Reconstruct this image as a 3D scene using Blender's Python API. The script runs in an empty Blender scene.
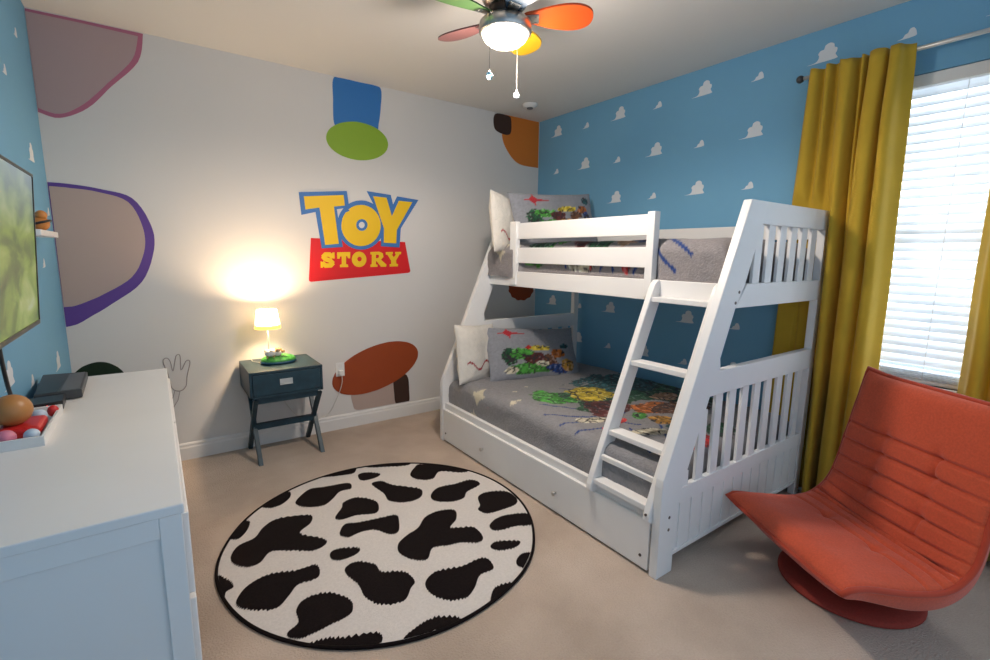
import bpy, bmesh, math, random
from mathutils import Vector, Matrix, noise
random.seed(7)
PI = math.pi
scene = bpy.context.scene
COL = scene.collection
H = 2.74          # ceiling height
W = 3.685         # room width (left wall at x=-W, right wall at x=0, back wall at y=0)
YF = -4.35        # how far the side walls run behind the camera
LOGO_RED = [(-2.237, 1.548), (-1.464, 1.537), (-1.418, 1.293), (-1.424, 1.28), (-1.445, 1.275), (-2.248, 1.217), (-2.263, 1.222), (-2.266, 1.234)]
LOGO_BLUE = [[(-2.308, 1.878), (-1.95, 1.917), (-1.935, 1.792), (-2.033, 1.773), (-1.997, 1.485), (-2.16, 1.471), (-2.194, 1.742), (-2.297, 1.715)], [(-1.789, 1.93), (-1.585, 1.916), (-1.566, 1.839), (-1.529, 1.909), (-1.334, 1.894), (-1.501, 1.65), (-1.516, 1.49), (-1.681, 1.497), (-1.676, 1.669), (-1.698, 1.762)]]
LOGO_O_OUT = [(-1.644, 1.671), (-1.648, 1.636), (-1.659, 1.602), (-1.675, 1.57), (-1.696, 1.541), (-1.722, 1.516), (-1.751, 1.495), (-1.783, 1.48), (-1.817, 1.47), (-1.851, 1.467), (-1.885, 1.469), (-1.917, 1.477), (-1.947, 1.491), (-1.973, 1.51), (-1.995, 1.533), (-2.013, 1.56), (-2.025, 1.589), (-2.032, 1.621), (-2.034, 1.653), (-2.03, 1.686), (-2.02, 1.718), (-2.006, 1.749), (-1.986, 1.777), (-1.962, 1.801), (-1.935, 1.822), (-1.905, 1.838), (-1.872, 1.849), (-1.839, 1.854), (-1.805, 1.854), (-1.772, 1.847), (-1.741, 1.835), (-1.713, 1.818), (-1.689, 1.795), (-1.669, 1.769), (-1.655, 1.738), (-1.647, 1.705)]
LOGO_O_YEL = [(-1.679, 1.665), (-1.683, 1.636), (-1.691, 1.608), (-1.704, 1.581), (-1.722, 1.557), (-1.743, 1.536), (-1.767, 1.518), (-1.794, 1.506), (-1.822, 1.498), (-1.85, 1.495), (-1.878, 1.496), (-1.905, 1.503), (-1.93, 1.515), (-1.952, 1.53), (-1.97, 1.55), (-1.985, 1.572), (-1.996, 1.597), (-2.002, 1.623), (-2.003, 1.651), (-1.999, 1.678), (-1.992, 1.705), (-1.979, 1.731), (-1.963, 1.755), (-1.943, 1.775), (-1.92, 1.793), (-1.895, 1.806), (-1.868, 1.815), (-1.84, 1.819), (-1.812, 1.819), (-1.785, 1.813), (-1.759, 1.803), (-1.736, 1.788), (-1.716, 1.769), (-1.7, 1.747), (-1.688, 1.722), (-1.681, 1.694)]
LOGO_O_RING = [(-1.791, 1.664), (-1.792, 1.656), (-1.794, 1.648), (-1.798, 1.641), (-1.803, 1.634), (-1.809, 1.628), (-1.816, 1.623), (-1.823, 1.62), (-1.831, 1.617), (-1.839, 1.616), (-1.848, 1.617), (-1.855, 1.618), (-1.863, 1.621), (-1.869, 1.626), (-1.875, 1.631), (-1.879, 1.637), (-1.882, 1.645), (-1.884, 1.652), (-1.884, 1.66), (-1.883, 1.668), (-1.881, 1.676), (-1.877, 1.683), (-1.873, 1.69), (-1.867, 1.696), (-1.86, 1.701), (-1.853, 1.704), (-1.845, 1.707), (-1.837, 1.708), (-1.828, 1.708), (-1.821, 1.706), (-1.813, 1.703), (-1.807, 1.699), (-1.801, 1.693), (-1.797, 1.687), (-1.793, 1.68), (-1.791, 1.672)]
LOGO_O_HOLE = [(-1.813, 1.663), (-1.814, 1.659), (-1.815, 1.655), (-1.817, 1.651), (-1.819, 1.647), (-1.823, 1.644), (-1.826, 1.641), (-1.83, 1.639), (-1.834, 1.638), (-1.839, 1.637), (-1.843, 1.637), (-1.847, 1.638), (-1.851, 1.64), (-1.854, 1.642), (-1.857, 1.645), (-1.86, 1.649), (-1.861, 1.653), (-1.862, 1.657), (-1.863, 1.661), (-1.862, 1.665), (-1.861, 1.67), (-1.859, 1.674), (-1.856, 1.677), (-1.853, 1.68), (-1.85, 1.683), (-1.846, 1.685), (-1.841, 1.686), (-1.837, 1.687), (-1.833, 1.687), (-1.829, 1.686), (-1.825, 1.684), (-1.821, 1.682), (-1.818, 1.679), (-1.816, 1.676), (-1.814, 1.672), (-1.813, 1.668)]
LOGO_T = [(-2.274, 1.851), (-1.977, 1.884), (-1.97, 1.805), (-2.055, 1.791), (-2.028, 1.51), (-2.133, 1.498), (-2.164, 1.777), (-2.267, 1.756)]
LOGO_Y = [(-1.737, 1.894), (-1.623, 1.89), (-1.58, 1.744), (-1.515, 1.874), (-1.392, 1.872), (-1.538, 1.635), (-1.546, 1.524), (-1.655, 1.527), (-1.652, 1.644)]
LOGO_NOTCH = [(-1.978, 1.781), (-1.931, 1.773), (-1.94, 1.764), (-1.969, 1.751)]
STORY = {'S': [[(-2.067, 1.419), (-2.097, 1.443), (-2.119, 1.416), (-2.09, 1.392)], [(-2.096, 1.443), (-2.139, 1.442), (-2.141, 1.408), (-2.098, 1.408)], [(-2.142, 1.441), (-2.167, 1.414), (-2.143, 1.391), (-2.117, 1.418)], [(-2.168, 1.4), (-2.144, 1.373), (-2.118, 1.397), (-2.142, 1.424)], [(-2.147, 1.375), (-2.1, 1.36), (-2.088, 1.393), (-2.135, 1.408)], [(-2.117, 1.37), (-2.09, 1.342), (-2.065, 1.367), (-2.092, 1.395)], [(-2.09, 1.375), (-2.114, 1.349), (-2.09, 1.325), (-2.065, 1.351)], [(-2.092, 1.36), (-2.142, 1.356), (-2.141, 1.322), (-2.091, 1.325)], [(-2.119, 1.349), (-2.151, 1.375), (-2.173, 1.348), (-2.141, 1.322)], [(-2.082, 1.44), (-2.064, 1.443), (-2.065, 1.394), (-2.084, 1.396)], [(-2.173, 1.373), (-2.154, 1.368), (-2.158, 1.324), (-2.174, 1.323)]], 'T': [[(-2.043, 1.443), (-1.939, 1.447), (-1.942, 1.397), (-1.959, 1.397), (-1.964, 1.414), (-1.973, 1.414), (-1.976, 1.351), (-1.96, 1.347), (-1.96, 1.328), (-2.024, 1.327), (-2.025, 1.346), (-2.01, 1.35), (-2.009, 1.412), (-2.02, 1.411), (-2.026, 1.394), (-2.044, 1.394)]], 'R': [[(-1.772, 1.449), (-1.696, 1.453), (-1.666, 1.44), (-1.661, 1.41), (-1.684, 1.388), (-1.636, 1.346), (-1.64, 1.33), (-1.685, 1.329), (-1.72, 1.374), (-1.727, 1.374), (-1.728, 1.349), (-1.715, 1.346), (-1.715, 1.329), (-1.776, 1.328), (-1.775, 1.347), (-1.764, 1.349), (-1.761, 1.429), (-1.773, 1.43)]], 'Y': [[(-1.64, 1.45), (-1.577, 1.453), (-1.578, 1.434), (-1.587, 1.431), (-1.569, 1.407), (-1.548, 1.433), (-1.557, 1.435), (-1.556, 1.453), (-1.502, 1.454), (-1.504, 1.435), (-1.518, 1.432), (-1.549, 1.383), (-1.548, 1.355), (-1.533, 1.35), (-1.535, 1.332), (-1.608, 1.33), (-1.608, 1.349), (-1.593, 1.353), (-1.594, 1.38), (-1.625, 1.428), (-1.639, 1.43)]]}
STORY_O = [(-1.808, 1.39), (-1.809, 1.379), (-1.812, 1.368), (-1.817, 1.359), (-1.823, 1.35), (-1.831, 1.342), (-1.84, 1.336), (-1.85, 1.332), (-1.86, 1.329), (-1.871, 1.328), (-1.881, 1.329), (-1.891, 1.332), (-1.901, 1.336), (-1.909, 1.342), (-1.916, 1.35), (-1.922, 1.359), (-1.926, 1.368), (-1.928, 1.379), (-1.929, 1.389), (-1.927, 1.4), (-1.924, 1.41), (-1.92, 1.42), (-1.913, 1.428), (-1.906, 1.436), (-1.897, 1.442), (-1.887, 1.447), (-1.877, 1.449), (-1.867, 1.451), (-1.856, 1.45), (-1.846, 1.447), (-1.837, 1.443), (-1.828, 1.437), (-1.821, 1.429), (-1.815, 1.42), (-1.811, 1.411), (-1.808, 1.4)]
STORY_O_HOLE = [(-1.848, 1.392), (-1.849, 1.387), (-1.851, 1.383), (-1.854, 1.379), (-1.857, 1.376), (-1.862, 1.374), (-1.866, 1.373), (-1.871, 1.374), (-1.875, 1.376), (-1.879, 1.379), (-1.882, 1.383), (-1.883, 1.387), (-1.884, 1.392), (-1.883, 1.397), (-1.881, 1.401), (-1.878, 1.405), (-1.874, 1.408), (-1.87, 1.41), (-1.865, 1.411), (-1.861, 1.41), (-1.856, 1.408), (-1.853, 1.405), (-1.85, 1.401), (-1.848, 1.397)]
STORY_R_HOLE = [(-1.726, 1.428), (-1.704, 1.428), (-1.7, 1.415), (-1.708, 1.401), (-1.727, 1.4)]
PINK = [(-3.683, 2.732), (-3.454, 2.735), (-3.164, 2.736), (-3.167, 2.713), (-3.171, 2.681), (-3.177, 2.644), (-3.187, 2.605), (-3.202, 2.569), (-3.224, 2.536), (-3.251, 2.502), (-3.281, 2.469), (-3.312, 2.436), (-3.34, 2.405), (-3.366, 2.374), (-3.39, 2.342), (-3.414, 2.312), (-3.438, 2.284), (-3.463, 2.26), (-3.489, 2.238), (-3.517, 2.219), (-3.544, 2.203), (-3.57, 2.191), (-3.593, 2.183), (-3.615, 2.18), (-3.637, 2.184), (-3.656, 2.19), (-3.672, 2.196), (-3.683, 2.199)]
PINK_IN = [(-3.683, 2.717), (-3.455, 2.719), (-3.19, 2.715), (-3.194, 2.696), (-3.199, 2.67), (-3.206, 2.638), (-3.216, 2.605), (-3.231, 2.574), (-3.251, 2.543), (-3.276, 2.512), (-3.303, 2.48), (-3.331, 2.448), (-3.358, 2.418), (-3.382, 2.388), (-3.407, 2.358), (-3.432, 2.329), (-3.456, 2.302), (-3.479, 2.279), (-3.503, 2.258), (-3.526, 2.24), (-3.548, 2.224), (-3.57, 2.212), (-3.591, 2.205), (-3.612, 2.202), (-3.633, 2.206), (-3.653, 2.211), (-3.67, 2.217), (-3.681, 2.221)]
PURPLE = [(-3.683, 1.82), (-3.671, 1.82), (-3.654, 1.82), (-3.632, 1.82), (-3.609, 1.819), (-3.585, 1.818), (-3.561, 1.816), (-3.535, 1.814), (-3.507, 1.811), (-3.479, 1.807), (-3.45, 1.802), (-3.421, 1.797), (-3.389, 1.792), (-3.357, 1.786), (-3.326, 1.776), (-3.3, 1.76), (-3.278, 1.736), (-3.258, 1.705), (-3.241, 1.67), (-3.228, 1.634), (-3.217, 1.6), (-3.21, 1.569), (-3.206, 1.539), (-3.206, 1.509), (-3.208, 1.477), (-3.214, 1.443), (-3.224, 1.404), (-3.236, 1.361), (-3.252, 1.318), (-3.271, 1.276), (-3.294, 1.239), (-3.322, 1.207), (-3.356, 1.177), (-3.392, 1.151), (-3.426, 1.127), (-3.456, 1.106), (-3.481, 1.087), (-3.503, 1.072), (-3.522, 1.059), (-3.541, 1.048), (-3.558, 1.037), (-3.574, 1.026), (-3.589, 1.016), (-3.603, 1.006), (-3.615, 0.999), (-3.628, 0.992), (-3.641, 0.987), (-3.654, 0.984), (-3.666, 0.981), (-3.677, 0.979), (-3.683, 0.978)]
BEIGE = [(-3.678, 1.798), (-3.666, 1.798), (-3.65, 1.798), (-3.63, 1.797), (-3.609, 1.797), (-3.587, 1.795), (-3.565, 1.794), (-3.54, 1.793), (-3.515, 1.791), (-3.488, 1.788), (-3.461, 1.783), (-3.433, 1.777), (-3.403, 1.771), (-3.373, 1.763), (-3.346, 1.752), (-3.322, 1.735), (-3.303, 1.71), (-3.288, 1.68), (-3.276, 1.646), (-3.267, 1.612), (-3.26, 1.579), (-3.256, 1.549), (-3.255, 1.519), (-3.256, 1.489), (-3.26, 1.46), (-3.267, 1.429), (-3.277, 1.397), (-3.289, 1.364), (-3.303, 1.331), (-3.321, 1.3), (-3.342, 1.272), (-3.368, 1.247), (-3.399, 1.224), (-3.431, 1.203), (-3.462, 1.185), (-3.489, 1.169), (-3.511, 1.156), (-3.53, 1.146), (-3.548, 1.138), (-3.563, 1.131), (-3.578, 1.124), (-3.592, 1.118), (-3.604, 1.113), (-3.615, 1.109), (-3.625, 1.105), (-3.636, 1.102), (-3.646, 1.1), (-3.657, 1.1), (-3.667, 1.099), (-3.675, 1.099), (-3.681, 1.099)]
BLUEPANEL = [(-2.023, 2.718), (-2.017, 2.73), (-2.01, 2.735), (-2.0, 2.736), (-1.987, 2.735), (-1.971, 2.736), (-1.949, 2.737), (-1.922, 2.737), (-1.893, 2.737), (-1.862, 2.736), (-1.833, 2.736), (-1.803, 2.736), (-1.771, 2.737), (-1.74, 2.738), (-1.711, 2.738), (-1.689, 2.736), (-1.673, 2.735), (-1.663, 2.733), (-1.656, 2.73), (-1.652, 2.725), (-1.648, 2.715), (-1.645, 2.7), (-1.645, 2.681), (-1.646, 2.658), (-1.648, 2.635), (-1.651, 2.61), (-1.654, 2.584), (-1.657, 2.554), (-1.662, 2.524), (-1.666, 2.496), (-1.671, 2.472), (-1.675, 2.451), (-1.677, 2.433), (-1.68, 2.417), (-1.687, 2.403), (-1.698, 2.392), (-1.715, 2.384), (-1.736, 2.379), (-1.76, 2.377), (-1.786, 2.376), (-1.813, 2.375), (-1.843, 2.374), (-1.877, 2.374), (-1.912, 2.375), (-1.944, 2.377), (-1.969, 2.38), (-1.988, 2.382), (-2.002, 2.383), (-2.013, 2.385), (-2.022, 2.392), (-2.028, 2.407), (-2.032, 2.431), (-2.033, 2.463), (-2.032, 2.499), (-2.031, 2.536), (-2.029, 2.57), (-2.029, 2.602), (-2.03, 2.636), (-2.03, 2.669), (-2.028, 2.697)]
GREENOVAL = [(-1.599, 2.309), (-1.601, 2.294), (-1.606, 2.278), (-1.613, 2.263), (-1.624, 2.248), (-1.636, 2.235), (-1.651, 2.222), (-1.669, 2.21), (-1.689, 2.198), (-1.711, 2.188), (-1.733, 2.18), (-1.757, 2.173), (-1.782, 2.167), (-1.808, 2.163), (-1.834, 2.16), (-1.86, 2.159), (-1.885, 2.16), (-1.91, 2.162), (-1.935, 2.166), (-1.959, 2.171), (-1.98, 2.177), (-2.0, 2.185), (-2.019, 2.194), (-2.037, 2.204), (-2.052, 2.215), (-2.064, 2.227), (-2.075, 2.239), (-2.083, 2.253), (-2.088, 2.267), (-2.092, 2.281), (-2.092, 2.295), (-2.09, 2.309), (-2.086, 2.323), (-2.079, 2.337), (-2.07, 2.351), (-2.059, 2.364), (-2.045, 2.376), (-2.029, 2.388), (-2.011, 2.399), (-1.992, 2.409), (-1.971, 2.418), (-1.949, 2.425), (-1.926, 2.432), (-1.901, 2.437), (-1.875, 2.441), (-1.85, 2.443), (-1.825, 2.443), (-1.799, 2.442), (-1.774, 2.439), (-1.749, 2.435), (-1.726, 2.43), (-1.704, 2.423), (-1.683, 2.414), (-1.664, 2.404), (-1.647, 2.393), (-1.633, 2.381), (-1.621, 2.368), (-1.611, 2.354), (-1.604, 2.339), (-1.6, 2.324)]
ORANGE = [(-0.008, 2.738), (-0.247, 2.738), (-0.438, 2.738), (-0.442, 2.714), (-0.449, 2.674), (-0.456, 2.627), (-0.459, 2.582), (-0.458, 2.543), (-0.45, 2.512), (-0.438, 2.483), (-0.422, 2.457), (-0.404, 2.432), (-0.384, 2.409), (-0.363, 2.386), (-0.339, 2.364), (-0.313, 2.345), (-0.283, 2.328), (-0.248, 2.315), (-0.203, 2.307), (-0.148, 2.304), (-0.091, 2.304), (-0.041, 2.304), (-0.005, 2.304)]
DARKSQ = [(-0.542, 2.724), (-0.519, 2.733), (-0.487, 2.737), (-0.451, 2.737), (-0.417, 2.735), (-0.391, 2.732), (-0.376, 2.73), (-0.366, 2.728), (-0.361, 2.723), (-0.358, 2.715), (-0.355, 2.702), (-0.352, 2.681), (-0.35, 2.653), (-0.35, 2.622), (-0.354, 2.594), (-0.364, 2.575), (-0.382, 2.565), (-0.406, 2.56), (-0.433, 2.56), (-0.459, 2.563), (-0.481, 2.566), (-0.5, 2.571), (-0.516, 2.576), (-0.531, 2.584), (-0.543, 2.595), (-0.551, 2.609), (-0.556, 2.629), (-0.559, 2.655), (-0.559, 2.682), (-0.553, 2.707)]
BROWNDISC = [(-0.03, 1.103), (-0.029, 1.096), (-0.026, 1.089), (-0.024, 1.082), (-0.023, 1.075), (-0.024, 1.068), (-0.027, 1.063), (-0.032, 1.057), (-0.038, 1.052), (-0.044, 1.047), (-0.049, 1.041), (-0.053, 1.035), (-0.056, 1.028), (-0.058, 1.022), (-0.062, 1.015), (-0.066, 1.01), (-0.073, 1.007), (-0.081, 1.004), (-0.09, 1.003), (-0.099, 1.001), (-0.107, 0.998), (-0.114, 0.994), (-0.121, 0.99), (-0.128, 0.985), (-0.134, 0.982), (-0.142, 0.979), (-0.15, 0.979), (-0.159, 0.98), (-0.168, 0.982), (-0.177, 0.984), (-0.186, 0.985), (-0.195, 0.985), (-0.203, 0.984), (-0.212, 0.983), (-0.221, 0.982), (-0.229, 0.983), (-0.236, 0.986), (-0.243, 0.99), (-0.25, 0.995), (-0.257, 1.0), (-0.264, 1.005), (-0.272, 1.008), (-0.281, 1.011), (-0.289, 1.013), (-0.297, 1.016), (-0.303, 1.02), (-0.308, 1.025), (-0.312, 1.032), (-0.315, 1.038), (-0.317, 1.045), (-0.321, 1.052), (-0.326, 1.057), (-0.332, 1.063), (-0.338, 1.068), (-0.343, 1.074), (-0.347, 1.079), (-0.348, 1.086), (-0.347, 1.092), (-0.345, 1.099), (-0.343, 1.106), (-0.343, 1.112), (-0.344, 1.119), (-0.346, 1.126), (-0.348, 1.133), (-0.349, 1.14), (-0.348, 1.146), (-0.345, 1.151), (-0.34, 1.156), (-0.334, 1.161), (-0.329, 1.167), (-0.324, 1.172), (-0.321, 1.178), (-0.318, 1.185), (-0.315, 1.191), (-0.312, 1.197), (-0.308, 1.202), (-0.301, 1.206), (-0.294, 1.208), (-0.285, 1.21), (-0.277, 1.212), (-0.269, 1.215), (-0.262, 1.219), (-0.256, 1.223), (-0.249, 1.228), (-0.243, 1.232), (-0.236, 1.234), (-0.228, 1.235), (-0.219, 1.234), (-0.21, 1.232), (-0.201, 1.23), (-0.193, 1.23), (-0.184, 1.23), (-0.175, 1.232), (-0.166, 1.233), (-0.158, 1.234), (-0.15, 1.233), (-0.142, 1.23), (-0.135, 1.226), (-0.128, 1.221), (-0.121, 1.216), (-0.113, 1.212), (-0.105, 1.209), (-0.096, 1.207), (-0.088, 1.204), (-0.079, 1.202), (-0.072, 1.198), (-0.067, 1.192), (-0.064, 1.186), (-0.061, 1.179), (-0.057, 1.172), (-0.053, 1.166), (-0.048, 1.16), (-0.042, 1.154), (-0.035, 1.149), (-0.03, 1.143), (-0.026, 1.137), (-0.025, 1.131), (-0.026, 1.124), (-0.027, 1.117), (-0.029, 1.11)]
RUST = [(-1.364, 0.595), (-1.359, 0.581), (-1.356, 0.565), (-1.357, 0.549), (-1.359, 0.532), (-1.364, 0.515), (-1.372, 0.498), (-1.383, 0.481), (-1.396, 0.463), (-1.411, 0.446), (-1.428, 0.429), (-1.447, 0.412), (-1.468, 0.396), (-1.492, 0.38), (-1.516, 0.365), (-1.542, 0.351), (-1.569, 0.338), (-1.598, 0.325), (-1.627, 0.314), (-1.657, 0.304), (-1.687, 0.295), (-1.717, 0.287), (-1.747, 0.28), (-1.778, 0.275), (-1.808, 0.271), (-1.837, 0.268), (-1.865, 0.266), (-1.893, 0.266), (-1.92, 0.267), (-1.946, 0.269), (-1.97, 0.273), (-1.992, 0.277), (-2.014, 0.283), (-2.033, 0.29), (-2.051, 0.298), (-2.067, 0.307), (-2.081, 0.317), (-2.093, 0.328), (-2.103, 0.34), (-2.112, 0.352), (-2.118, 0.365), (-2.121, 0.378), (-2.123, 0.393), (-2.122, 0.408), (-2.12, 0.423), (-2.115, 0.438), (-2.108, 0.453), (-2.1, 0.469), (-2.089, 0.485), (-2.076, 0.501), (-2.061, 0.516), (-2.045, 0.531), (-2.026, 0.547), (-2.006, 0.562), (-1.984, 0.576), (-1.962, 0.59), (-1.938, 0.603), (-1.912, 0.615), (-1.885, 0.627), (-1.857, 0.638), (-1.829, 0.648), (-1.8, 0.657), (-1.771, 0.665), (-1.74, 0.672), (-1.71, 0.678), (-1.681, 0.682), (-1.652, 0.686), (-1.622, 0.688), (-1.593, 0.688), (-1.565, 0.688), (-1.539, 0.686), (-1.513, 0.682), (-1.489, 0.677), (-1.466, 0.671), (-1.445, 0.664), (-1.426, 0.655), (-1.409, 0.646), (-1.395, 0.635), (-1.382, 0.622), (-1.372, 0.609)]
BEIGEBLOCK = [(-1.963, 0.33), (-1.94, 0.346), (-1.908, 0.356), (-1.87, 0.363), (-1.829, 0.368), (-1.789, 0.374), (-1.745, 0.38), (-1.697, 0.387), (-1.648, 0.393), (-1.604, 0.396), (-1.569, 0.396), (-1.547, 0.393), (-1.533, 0.387), (-1.525, 0.379), (-1.519, 0.367), (-1.513, 0.352), (-1.507, 0.331), (-1.503, 0.304), (-1.5, 0.275), (-1.498, 0.246), (-1.497, 0.221), (-1.495, 0.199), (-1.493, 0.178), (-1.493, 0.159), (-1.494, 0.142), (-1.498, 0.13), (-1.505, 0.13), (-1.512, 0.13), (-1.522, 0.13), (-1.537, 0.13), (-1.556, 0.13), (-1.583, 0.13), (-1.615, 0.13), (-1.65, 0.13), (-1.687, 0.13), (-1.724, 0.13), (-1.764, 0.13), (-1.808, 0.13), (-1.851, 0.13), (-1.889, 0.13), (-1.918, 0.132), (-1.936, 0.138), (-1.947, 0.145), (-1.952, 0.154), (-1.956, 0.166), (-1.959, 0.183), (-1.965, 0.208), (-1.971, 0.24), (-1.975, 0.274), (-1.974, 0.306)]
BROWNBAR = [(-1.589, 0.362), (-1.575, 0.375), (-1.555, 0.382), (-1.532, 0.386), (-1.511, 0.387), (-1.494, 0.385), (-1.482, 0.382), (-1.473, 0.377), (-1.466, 0.368), (-1.461, 0.357), (-1.456, 0.343), (-1.452, 0.325), (-1.45, 0.303), (-1.449, 0.279), (-1.448, 0.254), (-1.448, 0.232), (-1.447, 0.209), (-1.446, 0.186), (-1.445, 0.164), (-1.446, 0.144), (-1.45, 0.13), (-1.456, 0.13), (-1.465, 0.13), (-1.475, 0.13), (-1.486, 0.13), (-1.499, 0.13), (-1.513, 0.13), (-1.53, 0.13), (-1.548, 0.13), (-1.563, 0.13), (-1.575, 0.13), (-1.582, 0.14), (-1.587, 0.161), (-1.589, 0.185), (-1.59, 0.211), (-1.592, 0.236), (-1.594, 0.262), (-1.596, 0.291), (-1.597, 0.319), (-1.596, 0.344)]
GREENDOME = [(-3.683, 0.663), (-3.683, 0.675), (-3.675, 0.689), (-3.662, 0.702), (-3.648, 0.715), (-3.635, 0.725), (-3.62, 0.732), (-3.604, 0.738), (-3.588, 0.743), (-3.572, 0.746), (-3.556, 0.747), (-3.542, 0.746), (-3.528, 0.743), (-3.515, 0.739), (-3.502, 0.733), (-3.49, 0.725), (-3.477, 0.715), (-3.463, 0.703), (-3.451, 0.688), (-3.441, 0.674), (-3.435, 0.659), (-3.434, 0.645), (-3.435, 0.63), (-3.44, 0.615), (-3.448, 0.601), (-3.462, 0.59), (-3.481, 0.582), (-3.507, 0.576), (-3.535, 0.572), (-3.563, 0.57), (-3.587, 0.57), (-3.609, 0.575), (-3.63, 0.582), (-3.649, 0.591), (-3.665, 0.601), (-3.678, 0.61), (-3.683, 0.62), (-3.683, 0.63), (-3.683, 0.641), (-3.683, 0.652)]
LEAF = [(-3.225, 0.706), (-3.224, 0.718), (-3.219, 0.725), (-3.213, 0.73), (-3.207, 0.731), (-3.202, 0.73), (-3.196, 0.726), (-3.191, 0.718), (-3.187, 0.708), (-3.183, 0.69), (-3.181, 0.665), (-3.179, 0.645), (-3.175, 0.638), (-3.17, 0.653), (-3.164, 0.684), (-3.157, 0.717), (-3.151, 0.738), (-3.144, 0.747), (-3.138, 0.749), (-3.132, 0.746), (-3.128, 0.736), (-3.128, 0.715), (-3.13, 0.684), (-3.131, 0.654), (-3.13, 0.639), (-3.124, 0.644), (-3.115, 0.663), (-3.105, 0.684), (-3.097, 0.697), (-3.09, 0.702), (-3.082, 0.702), (-3.077, 0.698), (-3.075, 0.688), (-3.078, 0.669), (-3.085, 0.644), (-3.093, 0.616), (-3.099, 0.592), (-3.102, 0.572), (-3.104, 0.554), (-3.106, 0.537), (-3.11, 0.523), (-3.117, 0.512), (-3.126, 0.502), (-3.137, 0.496), (-3.147, 0.494), (-3.158, 0.495), (-3.17, 0.5), (-3.181, 0.508), (-3.19, 0.522), (-3.195, 0.542), (-3.199, 0.568), (-3.201, 0.595), (-3.205, 0.621), (-3.21, 0.645), (-3.217, 0.668), (-3.223, 0.689)]
STEM = [(-3.174, 0.505), (-3.147, 0.494), (-3.163, 0.433), (-3.202, 0.369), (-3.212, 0.385)]
RUG = (-2.33, -1.586, 0.785)
RUG_EDGE = [(-3.098, -1.463), (-3.024, -1.222), (-2.865, -1.015), (-2.59, -0.839), (-2.16, -0.816), (-1.885, -0.917), (-1.619, -1.278), (-1.562, -1.644), (-1.695, -2.028), (-1.858, -2.214), (-2.016, -2.324), (-2.192, -2.351), (-2.381, -2.372), (-2.584, -2.332), (-2.77, -2.254), (-2.884, -2.152), (-3.019, -1.937), (-3.091, -1.695)]
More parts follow.
